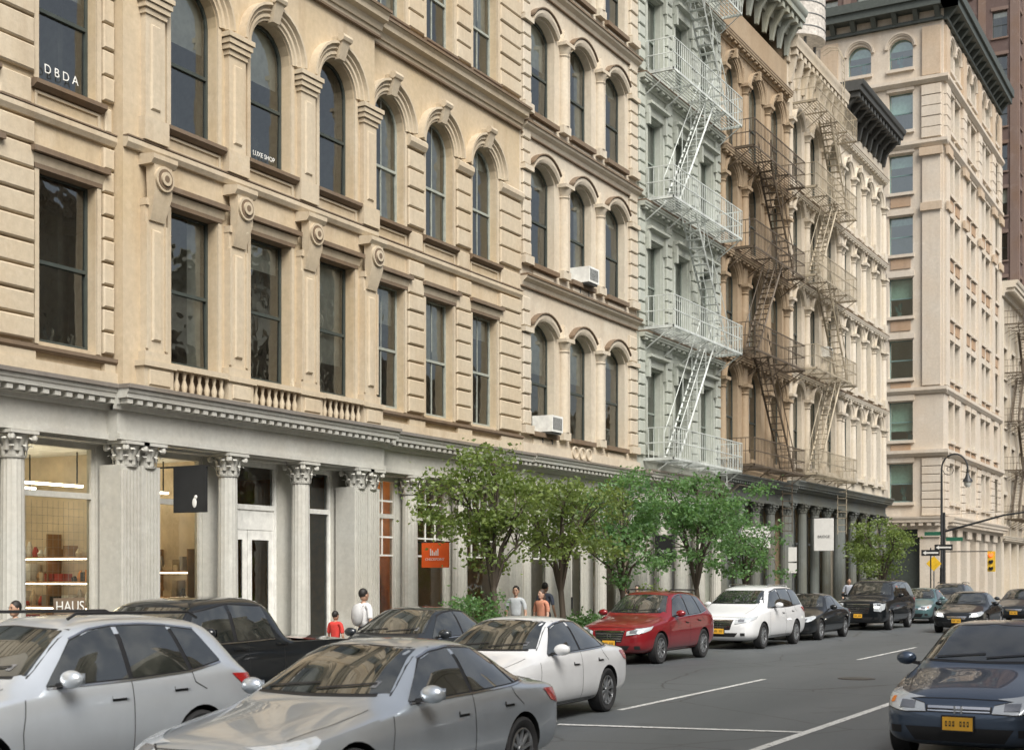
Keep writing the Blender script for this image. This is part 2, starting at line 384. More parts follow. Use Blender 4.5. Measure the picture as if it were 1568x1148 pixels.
def trimA(cs, y0, y1, w, quo):
    for zc0, zc1, pr in ((13.95, 14.45, .36), (17.95, 18.35, .3)):
        e = .12 if w else 0
        extr(tr, [(zc0, w), (zc0, w+.06), (zc0+.1, w+.08), (zc0+.1, w+.12), (zc0+.24, w+.16), (zc0+.28, w+pr*.8), (zc1-.12, w+pr*.85), (zc1-.06, w+pr), (zc1-.06, w)], y0-e, y1+e)
        br.box(y0-e-.02, y1+e+.02, zc1-.058, zc1, w, w+pr+.03)
        br.box(y0-e-.01, y1+e+.01, zc0-.05, zc0-.002, w, w+.09)
    if quo:
        tr.box(y0, y1, 5.30, 5.52, w, w+.13)
        extr(br, [(5.66, w), (5.66, w+.10), (5.70, w+.14), (5.76, w+.14), (5.78, w)], y0, y1)
    extr(tr, [(9.42, w), (9.42, w+.07), (9.50, w+.12), (9.58, w+.12), (9.60, w)], y0, y1)
    br.box(y0, y1, 9.601, 9.625, w, w+.125)
    for i, c in enumerate(cs):
        a0, a1 = c-WW/2, c+WW/2
        extr(tr, [(8.72, w), (8.72, w+.05), (8.86, w+.09), (8.88, w)], a0-.16, a1+.16)
        br.box(a0-.2, a1+.2, 8.882, 8.97, w, w+.17)
        br.box(a0-.1, a1+.1, 8.64, 8.715, w-.2, w+.06)
        extr(br, [(9.93, w), (9.93, w+.06), (9.99, w+.15), (10.06, w+.15), (10.08, w)], a0-.14, a1+.14)
        tr.box(a0-.08, a1+.08, 9.64, 9.68, w, w+.035); tr.box(a0-.08, a1+.08, 9.86, 9.9, w, w+.035)
        tr.box(a0-.08, a0-.03, 9.682, 9.858, w, w+.035); tr.box(a1+.03, a1+.08, 9.682, 9.858, w, w+.035)
        tr.box(a0-.1, a0-.002, 10.1, 12.3, w, w+.04); tr.box(a1+.002, a1+.1, 10.1, 12.3, w, w+.04)
        ring(tr, c, 12.3, .64, .76, w, w+.10); ring(tr, c, 12.3, .762, .84, w, w+.14); ring(tr, c, 12.3, .842, .96, w, w+.2)
        tr.loft([[(c-.1, 12.9, w), (c+.1, 12.9, w), (c+.1, 12.9, w+.16), (c-.1, 12.9, w+.16)],
                 [(c-.12, 13.1, w), (c+.12, 13.1, w), (c+.12, 13.1, w+.22), (c-.12, 13.1, w+.22)],
                 [(c-.14, 13.36, w), (c+.14, 13.36, w), (c+.14, 13.36, w+.3), (c-.14, 13.36, w+.3)]])
        tr.tube([(c-.16, 13.33, w+.24), (c+.16, 13.33, w+.24)], .09, 8)
        extr(br, [(14.6, w), (14.6, w+.06), (14.68, w+.14), (14.73, w+.14), (14.74, w)], a0-.1, a1+.1)
        tr.box(a0-.12, a0-.003, 14.76, 17.3, w, w+.06); tr.box(a1+.003, a1+.12, 14.76, 17.3, w, w+.06)
        extr(tr, [(17.32, w), (17.32, w+.08), (17.5, w+.2), (17.58, w+.2), (17.6, w)], a0-.16, a1+.16)
        tr.box(a0-.09, a0-.003, 5.8, 8.64, w, w+.045); tr.box(a1+.003, a1+.09, 5.8, 8.64, w, w+.045)
    if quo:
        edges = [y0]+[x for c in cs for x in (c-WW/2-.1, c+WW/2+.1)]+[y1]
        for i in range(0, len(edges), 2):
            e0, e1 = edges[i]+.02, edges[i+1]-.02
            if e1-e0 < .2: continue
            quoins(tr, e0, e1, 5.82, 9.38, w, .40, .08); quoins(tr, e0, e1, 10.15, 11.95, w, .40, .08)
            extr(tr, [(12.0, w), (12.0, w+.10), (12.1, w+.16), (12.2, w+.16), (12.26, w+.1), (12.28, w)], e0-.03, e1+.03)
            quoins(tr, e0, e1, 14.75, 17.3, w, .40, .08)
            tr.box(e0, e1, 5.5201, 5.655, w, w+.10)
            tr.cbox(e0+.05, e1-.05, 9.64, 10.05, w, w+.07, .02)
trimA(wingL, 10.4, 17.45, 0, True)
trimA(wingR, 25.05, 32.2, 0, True)
trimA(pav, 17.45, 25.05, PW, False)
for k, c in enumerate([18.12, 20.32, 22.52, 24.72]):
    w = PW; hw = .26
    tr.box(c-.36, c+.36, 5.28, 5.68, w+.001, w+.2); tr.cbox(c-.26, c+.26, 5.36, 5.63, w+.2, w+.23, .015); tr.box(c-.4, c+.4, 5.682, 5.78, w+.001, w+.25)
    tr.box(c-hw-.05, c+hw+.05, 5.79, 5.95, w, w+.17)
    tr.box(c-hw, c+hw, 5.9501, 8.5, w, w+.12)
    for s in (-1, 1): tr.box(min(c+s*hw, c+s*(hw-.05)), max(c+s*hw, c+s*(hw-.05)), 6.0, 8.2, w+.12, w+.155)
    tr.cbox(c-.11, c+.11, 6.15, 8.1, w+.12, w+.165, .03)
    tr.box(c-.27, c+.27, 8.5001, 8.62, w, w+.16); tr.loft([[(c-.18, 8.25, w+.12), (c+.18, 8.25, w+.12), (c+.18, 8.25, w+.16), (c-.18, 8.25, w+.16)], [(c-.22, 8.7, w+.12), (c+.22, 8.7, w+.12), (c+.22, 8.7, w+.3), (c-.22, 8.7, w+.3)],
             [(c-.22, 9.2, w+.1), (c+.22, 9.2, w+.1), (c+.22, 9.2, w+.3), (c-.22, 9.2, w+.3)]])
    disc(tr, c, 8.97, w+.3, w+.35, .22); disc(br, c, 8.97, w+.35, w+.36, .175); disc(tr, c, 8.97, w+.36, w+.39, .12); disc(br, c, 8.97, w+.39, w+.395, .06)
    extr(tr, [(9.2, w), (9.2, w+.3), (9.28, w+.36), (9.36, w+.36), (9.4, w)], c-.3, c+.3)
    tr.box(c-hw-.04, c+hw+.04, 9.64, 10.05, w, w+.16)
    tr.box(c-hw+.02, c+hw-.02, 10.05, 11.85, w, w+.11); tr.cbox(c-.12, c+.12, 10.2, 11.7, w+.11, w+.145, .03)
    for zz, ee in ((11.85, .03), (11.95, .07), (12.05, .1), (12.16, .13)): tr.box(c-hw-ee+.02, c+hw+ee-.02, zz, zz+.088, w, w+.11+ee)
    tr.box(c-hw, c+hw, 14.6, 17.6, w, w+.12); tr.cbox(c-.14, c+.14, 14.9, 17.2, w+.12, w+.15, .03)
for c in pav:   # balustrades
    w = PW
    br.box(c-.74, c+.74, 5.28, 5.74, w+.0005, w+.03)
    tr.box(c-.73, c+.73, 5.70, 5.80, w+.031, w+.24); tr.box(c-.73, c+.73, 5.2, 5.30, w+.031, w+.24)
    for i in range(7):
        u = c-.6+i*.2
        tr.lathe(u, w+.14, [(.035, 5.30), (.045, 5.36), (.06, 5.44), (.025, 5.56), (.04, 5.64), (.045, 5.70)], 10)
cornice(tr, 10.2, 32.3, 22.0, 23.2, .02, 1.1, .5)
wl.obj('walls', [STA], gA); tr.obj('stone_trim', [STA2], gA, 30); br.obj('brown_sills_and_hoods', [BRN], gA)
fr.obj('window_frames', [FRAME_DK], gA); frg.obj('grey_window_frames', [simple('frame_grey_green', (.30, .32, .28), .5)], gA); gl.obj('window_panes', [GLASS], gA); bl.obj('blinds', [BLIND], gA)
shell(gA, 10.4, 32.2, 23, 5.2, [9.3, 13.6, 17.8], mat=STA)
en, co = MB(TS), MB(TS)
for (a, b, w) in ((10.4, 17.2, 0), (25.25, 32.2, 0), (17.2, 25.25, PW)):
    en.box(a, b, 4.36, 4.46, -.3, w+.17); en.box(a, b, 4.4601, 4.86, -.3, w+.12)
    en.box(a, b, 4.341, 4.359, -.3, w+.10)
    cornice(en, a-(.1 if w else 0), b+(.1 if w else 0), 4.8601, 5.2, w+.12, .36, .235, 0, 0)
    en.box(a-(.12 if w else 0), b+(.12 if w else 0), 5.202, 5.27, w, w+.52, 1)
en.obj('storefront_entablature', [GRY, GRYT], gA, 30)
for u in (12.9, 15.3): column(co, u, .0, .13, 4.34, .2)
for u in (20.25, 22.5): column(co, u, .18, .13, 4.34, .2)
for u in (26.85, 29.1): column(co, u, .0, .13, 4.34, .2)
def widepier(co, a, b, w):
    co.box(a-.05, b+.05, .13, .5, w-.5, w+.09); co.box(a, b, .5, 3.94, w-.5, w+.0)
    n = int((b-a)/.085)
    for i in range(n):
        if abs(i-n/2) < .8: continue
        x = a+.03+(b-a-.06)*(i+.5)/n; co.box(x-.022, x+.022, .62, 3.85, w, w+.025)
    co.box((a+b)/2-.03, (a+b)/2+.03, .5, 3.94, w, w+.05)
    for q in (.27, .73): capital(co, a+(b-a)*q, w-.14, 3.94, 4.34, .185)
widepier(co, 17.3, 18.25, PW+.1); widepier(co, 24.15, 25.1, PW+.1); widepier(co, 31.45, 32.15, .12)
co.obj('fluted_columns', [GRY], gA, 35)
sf, sg = MB(TS), MB(TS)
W0 = -.3
bays = [(13.15, 15.05, 'glass'), (15.5, 17.28, 'glass'), (18.3, 20.0, 'glass'), (20.5, 22.25, 'door'), (22.75, 24.1, 'dark'), (25.15, 26.62, 'grid'), (27.1, 28.85, 'grid'), (29.35, 31.4, 'grid')]
for (a, b, k) in bays:
    shopfront(sf, sg, a, b, W0, k, 4.30, 0, 3 if k in ('door', 'dark') else 0)
ed = [10.7]+[x for b in bays for x in b[:2]]+[31.9]
for i in range(0, len(ed), 2):
    sf.box(ed[i], ed[i+1], .12, 4.3, W0-.1, W0+.08, 0)
sf.box(10.7, 31.9, 4.3, 4.335, W0-.1, .05, 0)
sf.box(10.4, 32.2, 4.36, 5.2, W0-.15, -.302, 0)
sf.obj('shop_fronts', [GRY, DKGREY, BLACK, WHITE], gA); sg.obj('shop_glass', [glassmat('shop_glass', (.93, .96, .94), .03)], gA)
# shop interiors
it = MB(TS)
IW = simple('shop_wall_warm', (.60, .50, .36), .7, var=.25, scale=1.5); IR = simple('shop_red', (.42, .06, .05), .6); IO = simple('shop_orange', (.72, .30, .08), .6); IG = simple('shop_floor', (.34, .30, .25), .4); IBW = simple('shop_wood', (.30, .17, .08), .6)
LED = emit('shop_led', (1, .86, .62), 12)
it.box(10.7, 31.9, .05, .118, -5.9, W0-.11, 3); it.box(10.7, 31.9, 4.25, 4.299, -5.9, W0-.11, 4)
it.box(10.75, 17.6, .12, 4.25, -5.4, -5.3, 0)
for q, mm in ((18.3, 0), (20.35, 0), (25.0, 2), (26.95, 2), (13.0, 0)): it.box(q, q+.1, .12, 4.25, -5.9 if q != 13 else -3.0, W0-.12, mm)
it.box(18.45, 20.3, .12, 4.25, -3.6, -3.5, 0); it.box(25.1, 26.85, .12, 4.25, -3.1, -3, 2); it.box(27.1, 31.8, .12, 4.25, -4.6, -4.5, 0); it.box(20.5, 25, .12, 4.25, -4.6, -4.5, 3)
def side_shelves(u, w0, w1, zs, cols, wood=7):
    for z in zs:
        it.box(u-.34, u-.002, z, z+.035, w0, w1, wood)
        it.box(u-.35, u-.342, z-.022, z-.002, w0, w1, 5)
        w = w0+.05
        while w < w1-.15:
            ww_ = R.uniform(.07, .22); h = R.uniform(.10, .34)
            if R.random() < .9:
                k = R.choice(cols)
                if R.random() < .4: it.lathe(u-.18, w+ww_/2, [(.05, z+.036), (.065, z+.1), (.05, z+h*.7), (.02, z+h)], 8, k)
                else: it.box(u-.3, u-.06, z+.036, z+.036+h, w, w+ww_, k)
            w += ww_+R.uniform(.01, .06)
    w = w0
    while w <= w1: it.box(u-.345, u-.004, .12, max(zs)+.45, w-.02, w, wood); w += (w1-w0)/3
side_shelves(18.3, -5.2, -.6, (.5, 1.0, 1.45, 1.9, 2.35), [0, 1, 2, 4, 4, 6, 7, 3])
side_shelves(20.35, -3.4, -.6, (.6, 1.1, 1.6, 2.1), [1, 4, 6, 2, 7, 0, 3])
side_shelves(26.95, -2.9, -.9, (1.0, 1.6), [1, 4, 6, 7, 0])
for (a, b, w) in ((13.5, 15.0, -1.4), (15.6, 17.9, -1.2), (15.6, 17.9, -2.4), (15.6, 17.9, -3.6), (18.7, 20.2, -1.3), (18.7, 20.2, -2.3), (25.4, 26.6, -1.4), (27.3, 28.6, -2)):
    it.box(a, b, 3.62, 3.66, w-.04, w+.04, 5); it.box(a+.1, a+.12, 3.66, 4.25, w-.01, w+.01, 6); it.box(b-.12, b-.1, 3.66, 4.25, w-.01, w+.01, 6)
for x in (15.95, 16.7):
    it.box(x-.3, x+.3, .9, .95, -1.4, -.9, 4)
    for s in (-.26, .22):
        it.box(x+s, x+s+.04, .12, .9, -1.38, -1.34, 4); it.box(x+s, x+s+.04, .12, .9, -.96, -.92, 4)
    for q in range(5): it.lathe(x-.22+q*.11, -1.1+.06*(q % 2), [(.035, .95), (.04, 1.02), (.03, 1.14), (.015, 1.2)], 8, R.choice([1, 2, 6, 4]))
for (uu, ww_, k) in ((26.1, -1.4, 6), (19.3, -1.0, 4)):
    it.lathe(uu, ww_, [(.02, .12), (.02, .8), (.13, .95), (.17, 1.1), (.12, 1.25), (.19, 1.5), (.1, 1.6), (.05, 1.64), (.05, 1.7), (.09, 1.78), (.08, 1.92), (.02, 1.97)], 14, k)
it.obj('shop_interior', [IW, IR, IO, IG, WHITE, LED, BLACK, IBW], gA)
gr = MB(TS)
for i in range(15): gr.box(15.6+i*.115, 15.604+i*.115, .65, 3.3, W0-.13, W0-.127)
for i in range(20): gr.box(15.57, 17.2, .65+i*.133, .654+i*.133, W0-.126, W0-.123)
gr.obj('security_grille', [simple('grille_steel', (.35, .34, .32), .4, .5)], gA)
def text(parent, s, loc, rot, size, mat):
    cu = bpy.data.curves.new('lettering', 'FONT'); cu.body = s; cu.size = size; cu.align_x = 'CENTER'; cu.align_y = 'CENTER'; cu.extrude = .002
    o = bpy.data.objects.new('lettering', cu); o.location = loc; o.rotation_euler = rot; COL.objects.link(o); cu.materials.append(mat); o.parent = parent
m = MB(TS); m.box(16.4, 17.1, 1.36, 1.66, W0+.012, W0+.02); m.obj('window_sign_panel', [BRN], gA)
text(gA, 'HAUS', (FX+W0+.03, 16.75, 1.51), (pi/2, 0, pi/2), .25, WHITE)
text(gA, 'D B D A', (FX-.13, 16.43, 10.38), (pi/2, 0, pi/2), .21, WHITE)
text(gA, 'LUXE SHOP', (FX+PW-.15, 21.42, 10.32), (pi/2, 0, pi/2), .13, WHITE)

# ------------------------------------------------------------------ BUILDING C (cream, segmental arches)
LAMPW = emit('shop_lamp_warm', (1, .78, .5), 9)
def std_storefront(g, y0, y1, mat, tmat, ztop=5.0, colr=.2, ncol=3, dark=True, proj=.45):
    en, co, sf, sg = MB(TS), MB(TS), MB(TS), MB(TS)
    en.box(y0, y1, ztop-.62, ztop-.5, -.3, .14); en.box(y0, y1, ztop-.4999, ztop-.14, -.3, .09)
    cornice(en, y0, y1, ztop-.1399, ztop+.22, .09, proj, .25)
    en.box(y0, y1, ztop+.222, ztop+.28, 0, proj+.12, 1)
    en.obj('storefront_entablature', [mat, tmat], g, 30)
    z1 = ztop-.62
    us = [y0+.3+(y1-y0-.6)*i/ncol for i in range(ncol+1)]
    for i, u in enumerate(us): column(co, u, 0, .13, z1, colr, cap=.36)
    co.obj('iron_columns', [mat], g, 35)
    for a, b in zip(us[:-1], us[1:]):
        k = R.choice(['glass', 'door', 'glass', 'grid'])
        shopfront(sf, sg, a+.25, b-.25, -.45, k, z1-.03, 0, 1 if dark else 0)
        sf.box(a-.2499, a+.2499, .12, z1, -.6, -.4, 0)
    sf.box(us[-1]-.2499, y1-.01, .12, z1, -.6, -.4, 0)
    sf.box(y0, y1, z1-.0299, ztop+.2, -.6, -.305, 0)
    sf.box(y0+.3, y1-.3, .04, .12, -5.9, -.601, 0)
    for a, b in zip(us[:-1], us[1:]):
        sf.box((a+b)/2-.5, (a+b)/2+.5, z1-.3, z1-.27, -2.1, -2.0, 4)
        sf.box(b-.06, b-.02, .12, z1, -5.9, -.602, 5)
    sf.obj('shop_fronts', [mat, DKGREY, BLACK, WHITE, LAMPW, IW], g); sg.obj('shop_glass', [GLASS], g)

STC = stone('cream_limestone', (.68, .63, .52), (.34, .26, .18), stain=.45, warm=(.66, .58, .45))
gC = grp('cream_arched_window_building')
wl, fr, gl, bl, tr, br = MB(TS), MB(TS), MB(TS), MB(TS), MB(TS), MB(TS)
cs = [33.55, 35.95, 38.35]
fC = [(5.95, 8.6, .36), (10.5, 12.95, .36), (14.6, 16.95, .36), (18.75, 20.9, .36)]
vbC = [5.2, 10.0, 14.1, 18.2, 23.2]
upper(wl, fr, gl, bl, 32.2, 40.0, cs, fC, vbC, 1.4, 0, .28, False, .5)
for z in (10.05, 14.15, 18.25):
    extr(tr, [(z-.24, 0), (z-.24, .05), (z-.14, .09), (z-.06, .2), (z, .22), (z, 0)], 32.25, 39.95); br.box(32.25, 39.95, z+.003, z+.06, 0, .25)
    br.box(32.25, 39.95, z-.275, z-.243, 0, .07)
tr.box(32.2, 40, 5.25, 5.6, 0, .12)
for (s, h, r) in fC:
    for i, c in enumerate(cs):
        seg_hood(tr, c-.76, c+.76, h+.05, r, .17, 0, .16); seg_hood(br, c-.8, c+.8, h+.224, r, .06, 0, .2)
        br.box(c-.78, c+.78, s-.13, s-.005, 0, .14)
        tr.cbox(c-.6, c+.6, s-.42, s-.18, 0, .04, .015)
    for a, w_ in ((32.5, .22), (34.75, .2), (37.15, .2), (39.62, .28)):
        tr.box(a-w_-.03, a+w_+.03, s-.1, s+.12, 0, .17)
        if a in (34.75, 37.15):
            tr.lathe(a, .03, [(.17, s+.12), (.17, s+.5), (.155, h-.3), (.19, h-.25), (.15, h-.22), (.2, h-.1), (.24, h)], 16)
            tr.box(a-.27, a+.27, h+.001, h+.1, 0, .27)
            tr.loft([[(a-.18, h+.1, 0), (a+.18, h+.1, 0), (a+.18, h+.1, .15), (a-.18, h+.1, .15)], [(a-.05, h+.5, 0), (a+.05, h+.5, 0), (a+.05, h+.5, .1), (a-.05, h+.5, .1)]])
        else:
            quoins(tr, a-w_, a+w_, s+.13, h-.05, 0, .38, .09)
            tr.box(a-w_-.04, a+w_+.04, h-.03, h+.1, 0, .16)
            quoins(tr, a-w_, a+w_, h+.12, min(s+3.6, 22.2), 0, .38, .07)
for u in (35.3, 35.75, 36.2):
    ring(tr, u, 5.55, .12, .18, .12, .17, 18, 0, 2*pi)
cornice(tr, 32.2, 40, 22.4, 23.6, 0, 1.0, .5)
wl.obj('walls', [STC], gC); tr.obj('stone_trim', [STC], gC, 30); br.obj('brown_sills_and_courses', [BRN], gC)
fr.obj('window_frames', [FRAME_DK], gC); gl.obj('window_panes', [GLASS], gC); bl.obj('blinds', [BLIND], gC)
shell(gC, 32.2, 40, 23.2, 5.2, [9.9, 14, 18.1], mat=STC)
std_storefront(gC, 32.2, 40, GRY, GRYT, 5.0, .18, 3, False)
def ac(y, z, w=.02):
    g = grp('window_air_conditioner'); m = MB(TS)
    m.box(y-.33, y+.33, z, z+.45, w-.3, w+.34)
    for i in range(9): m.box(y-.28+i*.062, y-.25+i*.062, z+.06, z+.39, w+.34, w+.35, 1)
    m.box(y-.3, y+.3, z-.05, z, w-.1, w+.3, 1)
    for s in (y-.3, y+.27): m.box(s, s+.03, z-.3, z-.05, w+.0, w+.04, 1)
    m.obj('unit', [WHITE, DKGREY], g)
ac(33.75, 5.98); ac(36.1, 10.52); ac(60.8, 11.8)

# ------------------------------------------------------------------ generic far facades
def far_building(name, y0, y1, cs, floors, vb, ww, wall, trim, frame, top, style, depth=.26, sfmat=None, sftrim=None, ztop=5.4, courses=(), cproj=.9, ctop=None, cmat=None, mull=False):
    g = grp(name)
    wl, fr, gl, bl, tr = MB(TS), MB(TS), MB(TS), MB(TS), MB(TS)
    upper(wl, fr, gl, bl, y0, y1, cs, floors, vb, ww, 0, depth, mull, .4)
    piers = [y0+.25]+[(a+b)/2 for a, b in zip(cs[:-1], cs[1:])]+[y1-.25]
    for z in courses:
        cornice(tr, y0+.03, y1-.03, z-.3, z, 0, .3, .45)
        tr.box(y0+.03, y1-.03, z+.012, z+.05, 0, .31, 2)
    for (s, h, r) in floors:
        for c in cs:
            tr.box(c-ww/2-.1, c+ww/2+.1, s-.14, s-.005, 0, .15)
            if style == 'pediment':
                extr(tr, [(h+.05, 0), (h+.05, .1), (h+.3, .12), (h+.34, .28), (h+.42, .28), (h+.44, 0)], c-ww/2-.2, c+ww/2+.2)
                for sgn in (-1, 1):
                    x = c+sgn*(ww/2+.1); tr.box(x-.07, x+.07, s, h+.05, 0, .07); tr.box(x-.08, x+.08, h-.3, h+.3, .07, .18)
            elif r >= ww/2*.9:
                ring(tr, c, h, ww/2+.02, ww/2+.16, 0, .1); ring(tr, c, h, ww/2+.162, ww/2+.26, 0, .17)
                tr.box(c-.09, c+.09, h+r+.02, h+r+.36, 0, .24)
            else:
                seg_hood(tr, c-ww/2-.08, c+ww/2+.08, h+.05, r, .2, 0, .2)
        for p in piers:
            if style == 'pediment':
                quoins(tr, p-.24, p+.24, s-.2, h+.9, 0, .36, .09)
            else:
                tr.box(p-.26, p+.26, s-.25, s+.2, 0, .2)
                tr.lathe(p, .03, [(.17, s+.2), (.17, s+.8), (.15, h-.32), (.2, h-.26), (.15, h-.22), (.24, h-.03)], 14)
                tr.box(p-.27, p+.27, h-.028, h+.09, 0, .29)
                tr.box(p-.2, p+.2, h+.092, h+.7, 0, .1)
    ct = ctop or top
    cm = 1 if cmat else 0
    cornice(tr, y0-.05, y1+.05, ct-1.0, ct, 0, cproj, .55, cm)
    for i in range(9):
        k = y0+.3+(y1-y0-.6)*i/8
        tr.loft([[(k-.1, ct-1.8, 0), (k+.1, ct-1.8, 0), (k+.1, ct-1.8, .12), (k-.1, ct-1.8, .12)], [(k-.1, ct-1.2, 0), (k+.1, ct-1.2, 0), (k+.1, ct-1.2, .25), (k-.1, ct-1.2, .25)],
                 [(k-.1, ct-.6, 0), (k+.1, ct-.6, 0), (k+.1, ct-.6, cproj*.75), (k-.1, ct-.6, cproj*.75)]], cm)
    wl.obj('walls', [wall], g); tr.obj('trim', [trim, cmat or trim, BRN], g, 30)
    fr.obj('window_frames', [frame], g); gl.obj('window_panes', [GLASS], g); bl.obj('blinds', [BLIND], g)
    shell(g, y0, y1, top-.4, vb[0], [v-.1 for v in vb[1:-1]], mat=wall)
    std_storefront(g, y0, y1, sfmat, sftrim, ztop, .2, 4, True)
    return g

GRN = stone('grey_green_iron', (.48, .515, .465), (.28, .28, .23), stain=.4, warm=(.46, .48, .41))
OCH = stone('ochre_iron', (.47, .375, .255), (.23, .16, .10), stain=.6, warm=(.43, .32, .20))
CRM = stone('pale_cream_iron', (.64, .58, .48), (.34, .27, .19), stain=.45, warm=(.62, .54, .41))
CR2 = stone('pale_cream_iron_b', (.68, .63, .54), (.37, .30, .22), stain=.4, warm=(.66, .59, .47))
DKI = stone('dark_storefront_iron', (.17, .19, .18), (.07, .07, .065), stain=.4, rough=.5)
TEAL = stone('patinated_cornice', (.42, .46, .42), (.16, .17, .15), stain=.5)
far_building('grey_green_cast_iron_building', 40, 47.4, [41.35, 43.7, 46.05], [(6.05, 8.7, 0), (10.2, 12.8, 0), (14.3, 16.8, 0), (18.3, 20.8, 0)], [5.4, 9.7, 13.85, 17.9, 23], 1.2, GRN, GRN, FRAME_GN, 24.8, 'pediment',
             sfmat=GRY, sftrim=GRYT, ztop=5.1, courses=(9.75, 13.9, 17.95, 22), cmat=TEAL)
f5 = [(6.5, 9.2, .65), (10.55, 13.0, .65), (14.35, 16.7, .65), (17.95, 20.6, .65)]
far_building('ochre_cast_iron_building', 47.4, 55.5, [48.75, 51.45, 54.15], f5, [5.7, 10.25, 14.05, 17.75, 23.3], 1.4, OCH, OCH, FRAME_DK, 25.3, 'arch',
             sfmat=DKI, sftrim=DKI, ztop=5.5, courses=(10.2, 14.0, 17.7, 22), cmat=TEAL)
f6 = [(6.7, 9.5, .6), (10.9, 13.5, .6), (14.8, 17.3, .6), (18.5, 21.0, .6)]
far_building('pale_cast_iron_building', 55.5, 63.5, [56.9, 59.5, 62.1], f6, [5.9, 10.6, 14.5, 18.2, 23.3], 1.35, CRM, CRM, FRAME_DK, 24.4, 'arch',
             sfmat=DKI, sftrim=DKI, ztop=5.7, courses=(10.5, 14.4, 18.1), cproj=.5)
far_building('pale_corner_building', 63.5, 72.0, [64.8, 66.75, 68.7, 70.65], f6, [5.9, 10.6, 14.5, 18.2, 23.3], 1.2, CR2, CR2, FRAME_DK, 25.0, 'arch',
             sfmat=DKI, sftrim=DKI, ztop=5.7, courses=(10.5, 14.4, 18.1, 22.5), cproj=1.15, cmat=simple('dark_cornice', (.055, .055, .05), .6))

# ------------------------------------------------------------------ fire escapes
def fire_escape(name, y0, y1, zs, mat, flip=False, wout=1.05, roof=None, t=1.0):
    g = grp(name); m = MB(TS)
    for k, z in enumerate(zs):
        for i in range(9):
            w = .08+i*(wout-.12)/8; m.box(y0, y1, z, z+.02, w-.015, w+.015)
        m.box(y0, y1, z-.04, z+.03, wout-.03, wout); m.box(y0, y0+.04, z-.05, z+.04, 0, wout); m.box(y1-.04, y1, z-.05, z+.04, 0, wout)
        n = int((y1-y0)/1.6)
        for i in range(n+1):
            y = y0+.05+(y1-y0-.1)*i/n
            m.box(y-.02, y+.02, z-.06, z-.001, .0, wout-.03); m.beam((y, z-.7, .02), (y, z-.05, wout-.1), .03)
        for zz in (.5, .98): m.box(y0, y1, z+zz, z+zz+.03*t, wout-.03, wout)
        for zz in (.5, .98):
            for ye in (y0, y1-.03): m.box(ye, ye+.03, z+zz, z+zz+.03, 0, wout-.03)
        nb = int((y1-y0)/.17)
        for i in range(nb+1):
            y = y0+(y1-y0-.02)*i/nb; m.box(y, y+.016*t, z+.03, z+.98, wout-.024, wout-.006)
        for ye in (y0+.005, y1-.022):
            for i in range(1, 6): m.box(ye, ye+.018*t, z+.04, z+.98, wout*i/6, wout*i/6+.018)
        if k < len(zs)-1:
            z2 = zs[k+1]; L = (z2-z)*.78
            ys = (y0+.9, y0+.9+L) if (k % 2 == 0) != flip else (y1-.9, y1-.9-L)
            for w in (.35, .85):
                m.beam((ys[0], z, w), (ys[1], z2, w), .05*t)
                m.beam((ys[0], z+.9, w), (ys[1], z2+.9, w), .024*t)
                for tt in (0, .25, .5, .75, 1):
                    yy = ys[0]+(ys[1]-ys[0])*tt; zz = z+(z2-z)*tt; m.box(yy-.012, yy+.012, zz, zz+.9, w-.012, w+.012)
            ns = int((z2-z)/.23)
            for i in range(1, ns):
                tt = i/ns; yy = ys[0]+(ys[1]-ys[0])*tt; zz = z+(z2-z)*tt
                m.box(yy-.09, yy+.09, zz-.01, zz+.01, .35, .85)
    for w in (.4, .8): m.box(y1-1.0, y1-.96, zs[0]-2.4, zs[0], w, w+.03)
    for i in range(8): m.box(y1-1.0, y1-.97, zs[0]-2.3+i*.3, zs[0]-2.27+i*.3, .4, .83)
    if roof:
        for yy in (y1-.9, y1-.5): m.beam((yy, zs[-1], .6), (yy, roof, .6), .025); m.tube([(yy, roof, .6), (yy, roof+.5, .4), (yy, roof+.6, 0), (yy, roof+.4, -.4)], .025, 5)
        for i in range(int((roof-zs[-1])/.3)): m.box(y1-.9, y1-.5, zs[-1]+i*.3, zs[-1]+i*.3+.02, .59, .61)
    m.obj('iron_balconies_and_stairs', [mat], g)
FE1 = simple('pale_grey_iron', (.52, .55, .52), .5, var=.3, scale=2); FE2 = simple('brown_iron', (.10, .075, .05), .6, var=.3, scale=2); FE3 = simple('cream_iron', (.34, .29, .21), .6, var=.35, scale=2)
fire_escape('fire_escape', 40.5, 47.0, [5.75, 9.95, 14.05, 18.1, 22.1], FE1, False, t=1.0)
fire_escape('fire_escape', 48.3, 54.6, [6.1, 10.35, 14.1, 17.8], FE2, True, t=1.2)
fire_escape('fire_escape', 56.3, 62.7, [6.3, 10.7, 14.6, 18.3, 21.9], FE3, False, roof=25.5, t=1.2)
fire_escape('fire_escape', 109.5, 117.5, [6.3, 10, 13.7, 17.4, 21.1], FE2, False, t=2.0, wout=1.3)

